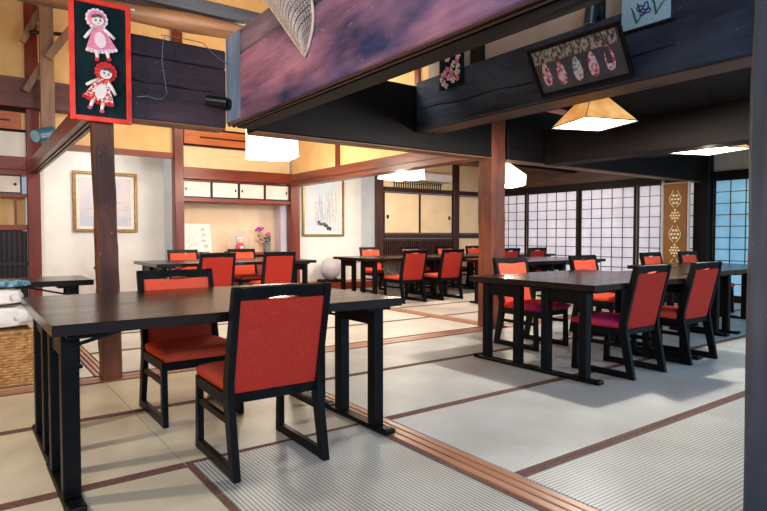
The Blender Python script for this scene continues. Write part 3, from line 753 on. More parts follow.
    for i in range(N+1):
        u = -1+2*i/N; x = .197*u
        lo = L-.040+.013*max(0, 1-(u/.44)**2)**.7
        hi = L+.012+.003*(1-u*u)
        ring.append([b.verts.new(bp(x, lo, -.014)), b.verts.new(bp(x, hi, -.012)), b.verts.new(bp(x, hi, .012)), b.verts.new(bp(x, lo, .014))])
    for a, c in zip(ring, ring[1:]):
        for k in range(4): b.faces.new((a[k], a[(k+1) % 4], c[(k+1) % 4], c[k]))
    b.faces.new(ring[0]); b.faces.new(ring[-1][::-1])
    m = MB(); m._merge(b); m.build('top_rail', 'chairwood', t)
    br = MB(); 
    b = bmesh.new(); q = [bp(x, s, n) for x in (-.197, .197) for s in (-.095, -.0525) for n in (-.012, .013)]
    vs = [b.verts.new(p) for p in q]
    for f in ((0, 1, 3, 2), (4, 6, 7, 5), (0, 4, 5, 1), (2, 3, 7, 6), (0, 2, 6, 4), (1, 5, 7, 3)): b.faces.new([vs[k] for k in f])
    br._merge(b); rail = br.build('bottom_rail', 'chairwood', t)
    b = bmesh.new(); q = [bp(x, s, n) for x in (-.003, .03) for s in (-.078, -.062) for n in (.0132, .0145)]
    vs = [b.verts.new(p) for p in q]
    for f in ((0, 1, 3, 2), (4, 6, 7, 5), (0, 4, 5, 1), (2, 3, 7, 6), (0, 2, 6, 4), (1, 5, 7, 3)): b.faces.new([vs[k] for k in f])
    m = MB(); m._merge(b); m.build('name_tag', 'tag', rail)
    return t
chairA = make_chair('red upholstered dining chair in the foreground with its back to us, nearest of all')
chairA['group'] = 'red dining chairs'
chairA.location = (1.12, 2.545, .0035); chairA.rotation_euler = (0, 0, R(-1))
def chair(x, y_rear, rz, label, src=None):
    # y_rear = floor position of the rear end of the runners
    a = R(rz); off = Vector((0, .272, 0)); off.rotate(Matrix.Rotation(a, 3, 'Z'))
    return dup(src or chairA, (x+off.x, y_rear+off.y, .0035), a, label, 'red dining chairs')
chair(1.07, 3.68, 180, 'red dining chair facing us across the front table, just right of the dark post')
chairB = dup(chairA, (0, 0, 0), 0, 'x', 'red dining chairs')
for c in chairB.children:
    if c.name.startswith('seat') and not c.name.startswith('seat_frame'):
        c.data = c.data.copy(); c.data.materials[0] = M['magenta']
chairB.location = (4.055, 2.25+.272, .0035); chairB['label'] = 'dark red backed chair with purple patched seat, left of the near pair at right'
chair(4.875, 2.25, 0, 'dining chair with dark red back, right of the near pair at the right hand tables')
chair(4.33, 3.85, 180, 'dining chair with purple patched seat facing us beside the red brown post', chairB)
chair(5.50, 3.85, 180, 'dining chair facing us across the right hand tables, second from the red brown post')
chair(7.15, 4.00, 180, 'orange red chair facing us below the golden obi, left one')
chair(8.10, 4.00, 180, 'orange red chair facing us below the golden obi, right one beside the black post')
chair(2.58, 7.08, 0, 'red chair with its back to us at the alcove table, left one of two')
chair(3.43, 7.08, 0, 'red chair with its back to us at the alcove table, right one of two')
chair(2.73, 9.02, 180, 'red chair facing us beyond the alcove table, below the white signing board')
chair(3.68, 9.02, 180, 'red chair facing us beyond the alcove table, below the figurine case')
chair(5.60, 6.87, 0, 'bright red chair back at the middle table, farther from the red brown post')
chair(6.38, 6.87, 0, 'bright red chair back at the middle table, nearer the red brown post')
chair(6.22, 9.0, 180, 'chair facing us behind the middle table, the one right of the round jar')
chair(7.18, 9.0, 180, 'chair facing us behind the middle table, below the left cream sliding door')
chair(8.10, 9.0, 180, 'chair facing us behind the middle table, below the right cream sliding door')
chair(8.95, 9.0, 180, 'chair facing us behind the middle table, beside the red brown post')
chair(7.74, 6.87, 0, 'small orange red chair back right beside the red brown post before the shoji')
chair(8.46, 6.87, 0, 'small orange red chair back before the shoji, second from the red brown post')

# ------------------------------------------------------------------ lamps
def pyramid_lamp(x, y, z, label, s=.475, h=.225, rz=-20.3, top=.14, skirt=0):
    t = thing('pendant_lamp', label, 'lamp', (x, y, z), R(rz), 'pyramid paper lamps')
    a = s/2; c = top/2
    b = bmesh.new()
    lo = [b.verts.new((p*a, q*a, skirt)) for p, q in ((-1, -1), (1, -1), (1, 1), (-1, 1))]
    hi = [b.verts.new((p*c, q*c, h)) for p, q in ((-1, -1), (1, -1), (1, 1), (-1, 1))]
    for k in range(4): b.faces.new((lo[k], lo[(k+1) % 4], hi[(k+1) % 4], hi[k]))
    b.faces.new(hi)
    if skirt:
        sk = [b.verts.new((v.co.x*.97, v.co.y*.97, 0)) for v in lo]
        for k in range(4): b.faces.new((sk[k], sk[(k+1) % 4], lo[(k+1) % 4], lo[k]))
    m = MB(); m._merge(b); sh = m.build('lamp_shade', 'lampshade' if not skirt else 'paperglow', t)
    MB().box(-a+.012, a-.012, -a+.012, a-.012, .004, .010).build('diffuser', 'glow', t)
    r = MB()
    for k in range(4):
        p = [(-a, -a), (a, -a), (a, a), (-a, a)]
        r.bar((*p[k], .004), (*p[(k+1) % 4], .004), .008, .008)
        if not skirt:
            q = [(-c, -c), (c, -c), (c, c), (-c, c)]; r.bar((*p[k], .004), (*q[k], h), .005, .005)
    r.build('rim', 'darkZ', t)
    MB().cyl((0, 0, h), (0, 0, max(h+.03, 2.555-z)), .004, n=8).build('cord', 'black', t)
    return t
pyramid_lamp(4.15, 2.82, 1.93, 'orange paper pyramid lamp hanging below the tilted picture, brightly lit')
pyramid_lamp(6.35, 2.93, 1.92, 'flat looking orange paper pyramid lamp above the blue shoji, far right', s=.55)
pyramid_lamp(7.50, 6.85, 1.88, 'white glowing pyramid lamp partly hidden behind the red brown post', s=.62, h=.42, top=.12, skirt=.17, rz=-29)
def lantern(x, y, z, w, h, rz, label, ztop):
    t = thing('box_lantern', label, 'lamp', (x, y, z), R(rz), 'white paper box lanterns')
    m = MB(); b = bmesh.new(); rings = []
    for k, (zz, s_) in enumerate(((0, 1.02), (.03, .985), (h*.5, .97), (h-.03, .985), (h, 1.0))):
        a = w/2*s_; ring = []
        for i in range(4):
            p = [(-a, -a), (a, -a), (a, a), (-a, a)]
            for j in range(6):
                f = j/6; q = p[i]; q2 = p[(i+1) % 4]
                ring.append(b.verts.new((q[0]+(q2[0]-q[0])*f, q[1]+(q2[1]-q[1])*f, zz+(.006*math.sin(j*2.) if k == 0 else 0))))
        rings.append(ring)
    for r1, r2 in zip(rings, rings[1:]):
        n = len(r1)
        for i in range(n): b.faces.new((r1[i], r1[(i+1) % n], r2[(i+1) % n], r2[i]))
    b.faces.new(rings[0][::-1]); b.faces.new(rings[-1])
    m._merge(b); m.build('paper_shade', 'paperglow', t)
    MB().cyl((0, 0, h), (0, 0, ztop-z), .006, n=8).build('cord', 'black', t)
lantern(3.54, 7.56, 2.13, .62, .46, -12, 'white paper box lantern hanging in the back left room', ZC-.01)
lantern(6.2, 8.0, 2.02, .60, .30, 20, 'flat white glowing lantern partly hidden by the dark red lintel', 2.61)

# ------------------------------------------------------------------ spotlights
def spotlight(loc, base_n, aim, body, label, mat='teal', Ls=.13, r=.04, on='beam'):
    t = thing('spotlight', label, 'spotlight', loc)
    n = Vector(base_n); a = Vector(aim).normalized()
    MB().cyl((0, 0, 0), n*.03, .045, n=20).build('mounting_base', mat, t)
    MB().cyl(n*.03, n*.06+Vector((0, 0, .01)), .012, n=10).build('neck', 'black', t)
    c = n*.075+Vector((0, 0, .015))
    bo = MB().cyl(c-a*Ls*.3, c+a*Ls*.7, r, r*.95, n=20).build('body', mat, t)
    MB().cyl(c+a*Ls*.702, c+a*Ls*.72, r*.82, n=20).build('lens', 'lens' if mat != 'black' else 'teal', bo)
spotlight((1.718, 4.42, 2.06), (-1, 0, 0), (-.55, .25, .05), None, 'black spotlight on the end of the big purple beam above the cross beam', 'black', .15)
spotlight((.86, 8.2, 2.22-.035), (0, -.25, 1), (-.9, -.7, -.35), None, 'blue spotlight on the lintel at the left, below the maroon beam', 'bluemetal', .26, .085)
spotlight((3.718, 2.50, 2.64), (-1, 0, 0), (.05, .15, -1), None, 'black spotlight above the tilted framed picture', 'teal', .16, .046)

# ------------------------------------------------------------------ hangings
def disc(m, o, u, v, n, c, rx, ry, rot=0, th=.012, N=22):
    pts = []
    for i in range(N):
        a = 2*math.pi*i/N; x = rx*math.cos(a); y = ry*math.sin(a)
        pts.append((c[0]+x*math.cos(rot)-y*math.sin(rot), c[1]+x*math.sin(rot)+y*math.cos(rot)))
    m.prism(pts, o, u, v, n, th)
# doll banner: facing -Y
t = thing('doll_banner', 'dark cloth banner with red satin border and two rag dolls', 'wall hanging', (.60, 4.425, 1.82))
bw, bh = .39, .83
def BP(x, z): return (x, z)
b = bmesh.new(); NX, NZ = 10, 18; g = {}
for i in range(NX+1):
    for j in range(NZ+1):
        x = bw*i/NX; z = bh*j/NZ
        g[i, j] = (b.verts.new((x, -.012+.004*math.sin(x*22+z*5)*(1-z/bh), z)), b.verts.new((x, .002+.0*x, z)))
for i in range(NX):
    for j in range(NZ):
        b.faces.new([g[k][0] for k in ((i, j), (i+1, j), (i+1, j+1), (i, j+1))]); b.faces.new([g[k][1] for k in ((i, j), (i, j+1), (i+1, j+1), (i+1, j))])
m = MB(); m._merge(b); bc = m.build('cloth', 'navycloth', t, smooth=True)
bd = MB()
bd.box(0, .034, -.020, .004, 0, bh, .003).box(bw-.034, bw, -.020, .004, 0, bh, .003).box(.034, bw-.034, -.020, .004, 0, .034, .003).box(.034, bw-.034, -.020, .004, bh-.034, bh, .003)
bd.build('border', 'redsatin', t)
MB().cyl((-.03, -.0, bh-.012), (bw+.03, .0, bh-.012), .009, n=12).build('hanging_rod', 'whitepl', t)
O, U, V, Nn = (0, -.016, 0), (1, 0, 0), (0, 0, 1), (0, -1, 0)
def doll(cx, cz, k, tilt, hat, dress, apron, shoe, frill):
    ct, st_ = math.cos(tilt), math.sin(tilt)
    def P(x, z): return (cx+(x*ct-z*st_)*k, cz+(x*st_+z*ct)*k)
    d = MB()
    pts = [P(-.028, .05), P(.028, .05), P(.085, -.075), P(.05, -.095), P(0, -.10), P(-.05, -.095), P(-.085, -.075)]
    d.prism(pts, O, U, V, Nn, .016); body = d.build('rag_doll', dress, t)
    ap = MB(); disc(ap, (0, -.033, 0), U, V, Nn, P(0, -.03), .032*k, .048*k, tilt, .005); ap.build('apron', apron, body)
    fr = MB()
    for i in range(9): disc(fr, (0, -.017, 0), U, V, Nn, P(-.078+i*.0195, -.086-.012*math.sin(math.pi*i/8)), .013*k, .011*k, 0, .016, 10)
    fr.build('frill', frill, body)
    h = MB()
    for i in range(14):
        a = 2*math.pi*i/14; disc(h, (0, -.016, 0), U, V, Nn, P(.05*math.cos(a), .098+.05*math.sin(a)), .014*k, .014*k, 0, .014, 10)
    h.build('bonnet_frill', frill if hat == 'pink' else hat, body)
    h = MB(); disc(h, (0, -.018, 0), U, V, Nn, P(0, .10), .048*k, .048*k, 0, .014); h.build('bonnet', hat, body)
    f = MB(); disc(f, (0, -.033, 0), U, V, Nn, P(.002, .086), .033*k, .031*k, 0, .010); f.build('face', 'skin', body)
    hr = MB(); disc(hr, (0, -.035, 0), U, V, Nn, P(-.010, .112), .024*k, .010*k, tilt+.3, .011, 14); disc(hr, (0, -.035, 0), U, V, Nn, P(.018, .110), .014*k, .009*k, tilt-.5, .011, 12); hr.build('hair', 'hair', body)
    ey = MB()
    for s_ in (-1, 1): disc(ey, (0, -.044, 0), U, V, Nn, P(.002+s_*.013, .086), .005*k, .007*k, 0, .003, 10)
    ey.build('eyes', 'blueeye', body)
    mo = MB(); disc(mo, (0, -.044, 0), U, V, Nn, P(.002, .069), .004*k, .003*k, 0, .003, 8); mo.build('mouth', 'redcloth', body)
    for s_ in (-1, 1):
        MB().tube([(P(s_*.03, .04)[0], -.026, P(s_*.03, .04)[1]), (P(s_*.06, .01)[0], -.028, P(s_*.06, .01)[1]), (P(s_*.085, -.018)[0], -.028, P(s_*.085, -.018)[1])], [.011*k, .011*k, .009*k], 8).build('arm', 'skin', body, smooth=True)
        MB().tube([(P(s_*.028, -.09)[0], -.024, P(s_*.028, -.09)[1]), (P(s_*.032, -.135)[0], -.024, P(s_*.032, -.135)[1])], [.013*k, .010*k], 8).build('leg', 'skin', body, smooth=True)
        p = P(s_*.034, -.143); MB().sph((p[0], -.026, p[1]), .015*k, (1, .7, .8)).build('shoe', shoe, body, smooth=True)
doll(.185, .585, 1.12, R(8), 'pink', 'pink', 'pinklight', 'redcloth', 'pinklight')
doll(.195, .235, 1.12, R(-14), 'redcloth', 'redprint', 'skin', 'magflower', 'redcloth')

# cable on cross beam
def at_y(x, y, Y):
    f = Vector((math.sin(yaw)*math.cos(pitch), math.cos(yaw)*math.cos(pitch), -math.sin(pitch)))
    r = Vector((math.cos(yaw), -math.sin(yaw), 0)); u = r.cross(f)
    d = f*F+r*(x-CX)-u*(y-CY); s = Y/d.y
    return Vector((0, 0, HC))+d*s
cab = MB()
cab.tube([at_y(x, y, 4.44) for x, y in ((137, 97), (148, 96), (155, 99), (162, 99), (167, 94), (165, 80), (162, 62), (163, 42), (165, 37))], .0035, 6)
cab.tube([at_y(x, y, 4.44) for x, y in ((161, 35), (175, 37), (190, 40), (203, 43), (212, 53), (221, 60), (227, 64))], .0035, 6)
tag(cab.build('electric_cable', 'cable', smooth=True), 'thin slate grey cable looping over the cross beam', 'cable')

# pointed basket on the big beam : built in plane X~1.66, hex openwork
def openwork():
    t = thing('woven_basket', 'pale openwork cane scoop hanging point down on the big purple beam', 'basket', (1.7195, 3.21, 2.165))
    b = bmesh.new(); NU, NV = 15, 38; g = {}
    def wid(s_): return .33*max(0., 1-((.28-min(s_, .28))/.345)**2)**.38
    def pt(s_, u):
        w_ = wid(s_); o_ = w_*u
        return (-.012-.075*math.sin(math.pi*min(1, max(0, u)))*(w_/.33), .73*s_-.68*o_, .68*s_+.73*o_)
    for j in range(NV+1):
        s_ = -.062+.92*j/NV
        for i in range(NU+1):
            u = i/NU if i in (0, NU) or j % 2 == 0 else (i+.5)/(NU+.5)
            g[i, j] = b.verts.new(pt(s_, u))
    for j in range(NV):
        for i in range(NU):
            a, c, d, e = g[i, j], g[i+1, j], g[i+1, j+1], g[i, j+1]
            if j % 2: b.faces.new((a, c, e)); b.faces.new((c, d, e))
            else: b.faces.new((a, c, d)); b.faces.new((a, d, e))
    m = MB(); m._merge(b); o = m.build('openwork', 'cane', t)
    w_ = o.modifiers.new('w', 'WIREFRAME'); w_.thickness = .0058; w_.use_replace = True; w_.use_even_offset = False
    rim = MB()
    pts = [pt(.858-.92*j/24, 0) for j in range(25)]+[pt(-.062+.92*j/40, 1) for j in range(41)]
    rim.tube(pts, .009, 8)
    rim.build('rim', 'cane', t, smooth=True)
openwork()
hk = MB().tube([(0, 0, 0), (-.03, 0, -.002), (-.05, .01, .0), (-.055, .02, .015), (-.05, .03, .03)], .004, 6).build('wall_hook', 'black', smooth=True)
hk.location = (1.717, 2.12, 2.36); tag(hk, 'small black hook screwed into the big purple beam', 'hook')

# blossom panel (faces -X)
t = thing('blossom_panel', 'small black cloth panel with pink and white blossoms on the blue black beam', 'wall hanging', (3.655, 3.80, 2.39))
MB().box(-.022, 0, 0, .315, 0, .36, .003).build('cloth_board', 'navycloth', t)
rnd = random.Random(11)
OX = Vector((-.0225, 0, 0)); UX = (0, -1, 0)
def blossom(m, y, z, r):
    for k in range(5):
        a = k*2*math.pi/5+rnd.random(); 
        disc(m, (-.0225, 0, 0), (0, 1, 0), (0, 0, 1), (-1, 0, 0), (y+r*.55*math.cos(a), z+r*.55*math.sin(a)), r*.42, r*.34, a, .004, 10)
wh = MB(); pk = MB(); cr = MB()
for (y, z, r) in ((.20, .27, .038), (.06, .255, .034), (.12, .20, .036), (.25, .14, .036), (.07, .12, .040), (.17, .09, .040), (.12, .06, .034), (.25, .055, .034), (.06, .17, .03), (.21, .02, .026), (.15, .15, .03), (.28, .095, .026)): blossom(wh, y, z, r)
for (y, z, r) in ((.07, .215, .028), (.20, .165, .034), (.14, .115, .034), (.06, .06, .026), (.22, .115, .024)):
    for k in range(5):
        a = k*2*math.pi/5; disc(pk, (-.0268, 0, 0), (0, 1, 0), (0, 0, 1), (-1, 0, 0), (y+r*.55*math.cos(a), z+r*.55*math.sin(a)), r*.42, r*.34, a, .004, 10)
wh.build('white_blossoms', 'pinklight', t); pk.build('pink_blossoms', 'pink', t)

# tilted picture
t = thing('framed_picture', 'framed photograph of five kimono figures tilted forward on the blue black beam', 'picture', (3.63, 2.53, 2.095))
ang = math.atan2(.185, .32)
t.rotation_euler = (0, -ang, 0)
pw, ph = .76, .372
f = MB().box(-.025, .0, -pw/2, pw/2, 0, .026, .004).box(-.025, .0, -pw/2, pw/2, ph-.026, ph, .004).box(-.025, .0, -pw/2, -pw/2+.026, .026, ph-.026, .004).box(-.025, .0, pw/2-.026, pw/2, .026, ph-.026, .004)
f.build('frame', 'darkY', t)
pc = MB().box(-.010, -.002, -pw/2+.026, pw/2-.026, .026, ph-.026).build('photograph', 'photodark', t)
MB().box(-.0115, -.0105, -pw/2+.05, pw/2-.03, ph-.125, ph-.032).build('printed_crowd', 'gravel', pc)
for i, yy in enumerate((.27, .145, .01, -.115, -.245)):
    k = MB(); z0 = .05+.014*(i in (0, 4)); 
    k.prism([(-.032, .01), (-.012, -.012), (.02, 0), (.038, .05), (.030, .12), (.012, .165), (-.006, .168), (-.028, .12), (-.038, .06)], (-.0125, yy, z0+.02), (0, -1, 0), (0, 0, 1), (-1, 0, 0), .0015)
    kk = k.build('kimono_figure', 'kimonoblue' if i == 2 else 'kimono', pc)
    hd = MB(); disc(hd, (-.0125, 0, 0), (0, 1, 0), (0, 0, 1), (-1, 0, 0), (yy, z0+.205), .015, .02, 0, .002, 12); hd.build('figure_head', 'hair', kk)
    if i == 4:
        s_ = MB(); s_.prism([(-.02, .03), (.018, .03), (.012, .15), (-.026, .14)], (-.0145, yy, z0+.03), (0, -1, 0), (0, 0, 1), (-1, 0, 0), .001); s_.build('dark_robe', 'photodark', kk)

# pale blue cloth
t = thing('painted_cloth', 'pale blue linen hanging painted with violet mark and green leaves, top right', 'wall hanging', (3.652, 1.93, 2.395))
MB().box(-.012, -.004, 0, .335, .012, .50).build('linen', 'bluecloth', t)
MB().cyl((-.008, -.025, .006), (-.008, .36, .006), .010, n=10).build('bottom_rod', 'black', t)
g = MB()
for pts in (((.265, .155), (.245, .11), (.225, .045), (.19, .085), (.155, .095)), ((.125, .19), (.105, .14), (.09, .065), (.06, .115), (.025, .145))):
    g.tube([(-.0125, y, z) for y, z in pts], [.003, .007, .009, .006, .003], 6)
g.build('painted_leaves', 'greenink', t)
g = MB()
for (cy_, cz_, ry_, rz_) in ((.205, .135, .022, .016), (.185, .105, .020, .020), (.160, .135, .014, .028), (.150, .105, .020, .014)):
    g.tube([(-.0125, cy_+ry_*math.cos(a), cz_+rz_*math.sin(a)) for a in [k*math.pi/6 for k in range(12)]], .005, 6)
g.tube([(-.0125, .22, .17), (-.0125, .20, .115), (-.0125, .17, .09)], .005, 6)
g.build('painted_mark', 'purpleink', t)

# framed landscape (left recess)
def frame_pic(x0, x1, z0, z1, y, fw, pic, name, label, dbl=False):
    t = thing(name, label, 'picture', ((x0+x1)/2, y, z0)); w = (x1-x0)/2; h = z1-z0
    f = MB().box(-w, w, -.04, 0, 0, fw, .006).box(-w, w, -.04, 0, h-fw, h, .006).box(-w, -w+fw, -.04, 0, fw, h-fw, .006).box(w-fw, w, -.04, 0, fw, h-fw, .006)
    f.build('frame', 'gold', t)
    m = MB().box(-w+fw, w-fw, -.015, -.005, fw, h-fw).build('mount', 'card', t)
    p = MB().box(-w+fw+.05, w-fw-.05, -.019, -.0155, fw+.05, h-fw-.05).build('painting', pic, t)
    return t, p, w, h
t, p, w, h = frame_pic(1.40, 2.36, 1.09, 2.06, 10.245, .05, 'mist', 'framed_picture', 'gold framed pale landscape in the left recess behind the dark post')
g = MB()
rnd = random.Random(4)
for i in range(16):
    x = rnd.uniform(-.3, .3); z = rnd.uniform(.16, .5)
    g.tube([(x, -.021, z), (x+rnd.uniform(.02, .07), -.021, z+rnd.uniform(-.02, .03)), (x+rnd.uniform(.06, .12), -.021, z+rnd.uniform(-.03, .01))], .003, 5)
g.build('brush_strokes', 'inkpale', p)
t, p, w, h = frame_pic(5.36, 6.32, 1.02, 2.34, 10.095, .045, 'mist2', 'framed_picture', 'tall gold framed ink painting of bare trees in the right recess')
g = MB(); g2 = MB()
for i in range(11):
    x = -.16+i*.042+rnd.uniform(-.02, .02); z = .2+.1*rnd.random()
    g2.tube([(x, -.021, z), (x+rnd.uniform(-.03, .03), -.021, z+.25), (x+rnd.uniform(-.05, .05), -.021, z+.4+rnd.random()*.25)], .0035, 5)
    for k in range(4):
        zz = z+.1+.1*k; g2.tube([(x, -.021, zz), (x+rnd.choice((-1, 1))*.07, -.021, zz+.08)], .0022, 5)
for i in range(16):
    disc(g, (0, -.0195, 0), (1, 0, 0), (0, 0, 1), (0, -1, 0), (-.12+.02*i+rnd.uniform(-.03, .03), .30-.010*i+rnd.uniform(-.03, .02)), .026+.016*rnd.random(), .022, rnd.random(), .003, 8)
g.build('ink_rocks', 'inkgrey', p); g2.build('ink_trees', 'inkpale', p)

# alcove objects (counter top z=.74)
t = thing('signing_board', 'white signing board with brush writing leaning in the shelf alcove', 'board', (3.20, 9.72, .7405)); t.rotation_euler = (R(-9), 0, R(2))
MB().box(-.24, .24, -.006, .006, 0, .50, .002).build('board', 'card', t)
MB().box(-.20, .20, -.02, .04, .008, .018).build('stand', 'darkX', t)
g = MB()
for (x, z, s_) in ((.10, .40, 1), (.11, .31, 1.1), (.10, .21, 1.1), (.14, .12, 1)):
    g.tube([(x-.04*s_, -.008, z), (x, -.008, z+.012), (x+.045*s_, -.008, z-.004)], .004, 5)
    g.tube([(x, -.008, z+.035*s_), (x-.004, -.008, z), (x-.02, -.008, z-.04*s_)], .004, 5)
    g.tube([(x+.012, -.008, z+.01), (x+.03, -.008, z-.03*s_)], .004, 5)
g.tube([(-.18, -.008, .16), (-.12, -.008, .25), (-.10, -.008, .22), (-.04, -.008, .30), (.02, -.008, .33)], .0025, 5)
g.tube([(-.17, -.008, .08), (-.10, -.008, .16), (-.05, -.008, .14), (0, -.008, .20)], .0025, 5)
g.build('brush_writing', 'inkbrown', t)
t = thing('display_case', 'clear acrylic display case around a small red and white figurine', 'case', (3.90, 9.74, .7405))
MB().box(-.19, .19, -.12, .12, 0, .02, .003).build('case_base', 'darkX', t)
MB().box(-.18, .18, -.11, .11, .0205, .40).build('case_cover', 'acrylic', t)
t = thing('figurine', 'small white and red doll figurine inside the acrylic case', 'figurine', (3.95, 9.74, .7615))
MB().lathe([(.05, 0), (.075, .02), (.085, .08), (.06, .13), (.03, .15)], n=20).build('red_robe', 'redcloth', t, smooth=True)
hd = MB().sph((0, 0, .20), .065, (1.05, .9, .9)).build('head', 'skin', t, smooth=True)
MB().sph((-.045, 0, .255), .022).sph((.045, 0, .255), .022).build('hair_buns', 'skin', hd, smooth=True)
MB().sph((-.03, -.062, .205), .008).sph((.03, -.062, .205), .008).build('eyes', 'black', hd)
MB().box(-.03, .03, -.09, -.07, .05, .09, .004).build('bib', 'skin', t)
t = thing('flower_vase', 'small dark vase with pink and purple flowers at the right of the alcove', 'vase', (4.44, 9.70, .7405))
MB().lathe([(.05, 0), (.06, .03), (.065, .13), (.055, .17), (.05, .172)], n=20).build('vase', 'greypl', t, smooth=True)
st = MB(); fl = MB(); pf = MB(); lf = MB(); rnd = random.Random(9)
for i in range(13):
    a = rnd.uniform(0, 6.28); r_ = rnd.uniform(.04, .17); z = rnd.uniform(.20, .36)
    x, y = r_*math.cos(a), r_*.5*math.sin(a)
    st.tube([(0, 0, .16), (x*.5, y*.5, z*.7), (x, y, z)], .003, 5)
    (pf if i % 3 == 0 else fl).sph((x, y, z), .032, (1, 1, .7), 8, 6)
    lf.sph((x*.8, y*.8-.02, z-.07), .03, (1.2, .3, .5), 8, 5)
for q in range(6): pf.sph((-.20+.025*q, .01*(q % 2), .39+.02*(q % 3)), .034, (1, 1, .7), 8, 6)
st.tube([(0, 0, .16), (-.10, 0, .32), (-.17, 0, .38)], .003, 5)
st.build('stems', 'leaf', t); fl.build('pink_flowers', 'magflower', t, smooth=True); pf.build('purple_flowers', 'purpleflower', t, smooth=True); lf.build('leaves', 'leaf', t, smooth=True)

# round jar in right recess
t = thing('round_jar', 'large pale round stoneware jar on a dark stand in the right recess', 'jar', (5.84, 9.80, .13))
MB().box(-.22, .22, -.17, .17, .0, .05, .008).build('stand', 'darkX', t)
MB().lathe([(.07, .051), (.10, .07), (.17, .15), (.21, .25), (.21, .32), (.17, .40), (.11, .44), (.085, .445), (.08, .465), (.07, .465), (.065, .44)], n=36).build('jar_body', 'ceramic', t, smooth=True)
# plant
t = thing('small_plant', 'small green leafy plant just left of the dark post in the recess', 'plant', (1.73, 9.95, .1005))
MB().lathe([(.05, 0), (.07, .05), (.06, .14), (.05, .142)], n=16).build('pot', 'greypl', t, smooth=True)
st = MB(); lf = MB(); rnd = random.Random(3)
for i in range(9):
    z = .25+.06*i; x = rnd.uniform(-.05, .05)
    lf.sph((x, rnd.uniform(-.03, .03), z), .045, (1, .25, .6), 8, 5)
st.tube([(0, 0, .13), (.02, 0, .4), (-.02, 0, .76)], .006, 5); st.build('stem', 'leaf', t); lf.build('leaves', 'leaf', t, smooth=True)

# wicker basket with quilts
t = thing('wicker_basket', 'square woven wicker basket on the floor at the left edge', 'basket', (-.03, 4.82, 0.002))
bx, by, bh_ = .40, .145, .365
MB().box(-bx+.012, bx-.012, -by+.012, by-.012, 0, bh_-.02).build('inner_shell', 'wickerdark', t)
wv = MB()
rowsN = 19
for j in range(rowsN):
    z = .009+j*bh_/rowsN
    for side in range(4):
        n = 22 if side % 2 == 0 else 9
        a, c = {0: ((-bx, -by), (bx, -by)), 1: ((bx, -by), (bx, by)), 2: ((bx, by), (-bx, by)), 3: ((-bx, by), (-bx, -by))}[side]
        nx, ny = {0: (0, -1), 1: (1, 0), 2: (0, 1), 3: (-1, 0)}[side]
        if side in (2,): continue
        pts = []
        for i in range(n+1):
            k = i/n; o_ = .006*(1 if (i+j) % 2 else -1)
            pts.append((a[0]+(c[0]-a[0])*k+nx*o_, a[1]+(c[1]-a[1])*k+ny*o_, z))
        wv.tube(pts, .0095, 5)
wv.build('weave', 'wicker', t)
MB().tube([(-bx, -by, bh_), (bx, -by, bh_), (bx, by, bh_), (-bx, by, bh_), (-bx, -by, bh_)], .014, 8).build('rim', 'wicker', t, smooth=True)
def quilt(c, s, mat, label, seed, name='folded_quilt'):
    b = bmesh.new(); bmesh.ops.create_icosphere(b, subdivisions=4, radius=1); rnd = random.Random(seed)
    from mathutils import noise
    for v in b.verts:
        p = v.co.copy(); q = Vector([math.copysign(abs(k)**.38, k) for k in p])
        nn = noise.noise(p*1.6+Vector((seed, 0, 0)))*.09+noise.noise(p*4+Vector((0, seed, 0)))*.05
        v.co = Vector((q.x*s[0], q.y*s[1], q.z*s[2]))*(.82+nn)
    m = MB(); m._merge(b); o = m.build(name, mat, smooth=True); o.location = c; return tag(o, label, 'quilt', 'quilts in the wicker basket')
quilt((-.03, 4.80, .475), (.47, .19, .085), 'floral', 'white quilt with faint violet flowers, lowest in the wicker basket', 2)
quilt((-.05, 4.79, .612), (.46, .19, .06), 'floral', 'white floral quilt folded on top of the lowest quilt in the basket', 5)
quilt((-.02, 4.83, .698), (.46, .14, .03), 'bluequilt', 'blue patterned quilt topmost on the wicker basket', 8)

# menu board under the middle table
t = thing('menu_board', 'dark board with white scribble leaning under the middle table', 'board', (6.0, 7.9, .004)); t.rotation_euler = (R(-8), 0, 0)
MB().box(-.2, .2, 0, .02, .0, .60, .003).build('panel', 'inkbrown', t)
g = MB().tube([(-.12, -.003, .45), (-.08, -.003, .40), (-.05, -.003, .43), (0, -.003, .37), (.04, -.003, .40), (.1, -.003, .34)], .006, 5); g.build('scribble', 'card', t)

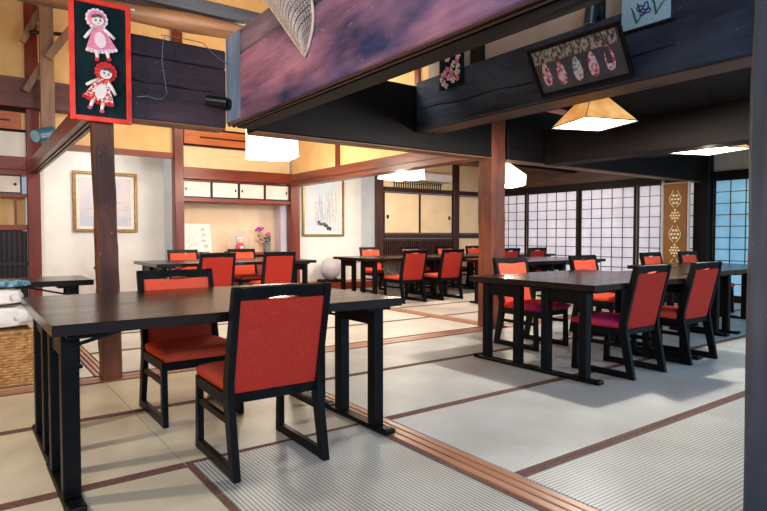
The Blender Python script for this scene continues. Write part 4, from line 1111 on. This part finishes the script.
# ------------------------------------------------------------------ lights
def light(kind, loc, energy, col, size=.1, rot=(0, 0, 0), sy=None, name='lamp_or_fill_light', spot=None):
    d = bpy.data.lights.new(name, kind); d.energy = energy; d.color = col
    if kind == 'AREA':
        d.size = size
        if sy: d.shape = 'RECTANGLE'; d.size_y = sy
    elif kind in ('POINT', 'SPOT'): d.shadow_soft_size = size
    if spot: d.spot_size = spot; d.spot_blend = .3
    o = bpy.data.objects.new(name, d); COL.objects.link(o); o.location = loc; o.rotation_euler = rot
    return o
warm = (1, .86, .68)
light('POINT', (4.15, 2.82, 1.90), 150, (1, .93, .84), .03)
light('POINT', (6.35, 2.93, 1.88), 40, warm, .05)
light('POINT', (-1.12, 3.03, 1.86), 120, (1, .90, .76), .04)
light('POINT', (7.50, 6.85, 1.82), 90, warm, .10)
light('POINT', (3.54, 7.56, 2.05), 85, (1, .9, .76), .15)
light('POINT', (6.2, 8.0, 1.95), 95, (1, .9, .76), .15)
light('POINT', (3.3, 7.3, 3.4), 100, warm, .3)  # added fill high in the back left room, no fixture
light('POINT', (1.7, 9.75, 2.30), 7, (.88, .94, 1), .15)  # added fill inside the left recess to lift its white walls, no fixture
light('POINT', (5.8, 9.75, 2.35), 4, (.88, .94, 1), .15)  # added fill for the right recess walls, no fixture
# daylight through the open side behind the camera and from a window on the right, then added fills for the back rooms
def area_to(loc, target, energy, col, sx, sy):
    d = (Vector(target)-Vector(loc)); q = d.to_track_quat('-Z', 'Y')
    o = light('AREA', loc, energy, col, sx, sy=sy); o.rotation_euler = q.to_euler(); return o
area_to((-.5, -1.3, 2.4), (2.2, 3.0, 1.6), 175, (.72, .82, 1), 2.6, 1.6)
area_to((6.5, -1.2, 1.6), (4.0, 3.2, .6), 150, (.36, .70, 1), 2.6, 1.2)
area_to((2.3, 5.0, 3.1), (3.4, 8.2, .5), 75, (1, .93, .84), 1.2, 1.2)  # added fill that brightens the alcove chair backs, no fixture
area_to((5.7, 5.0, 2.4), (6.1, 7.2, .5), 32, (1, .9, .8), .7, .7)  # added fill on the middle table chair backs, no fixture
w = bpy.data.worlds.new('World'); S.world = w; w.use_nodes = True
bg = w.node_tree.nodes['Background']; bg.inputs[0].default_value = (.78, .87, 1, 1); bg.inputs[1].default_value = .45

S.view_settings.view_transform = 'Standard'
S.view_settings.look = 'None'
S.view_settings.exposure = 0
S.view_settings.gamma = 1
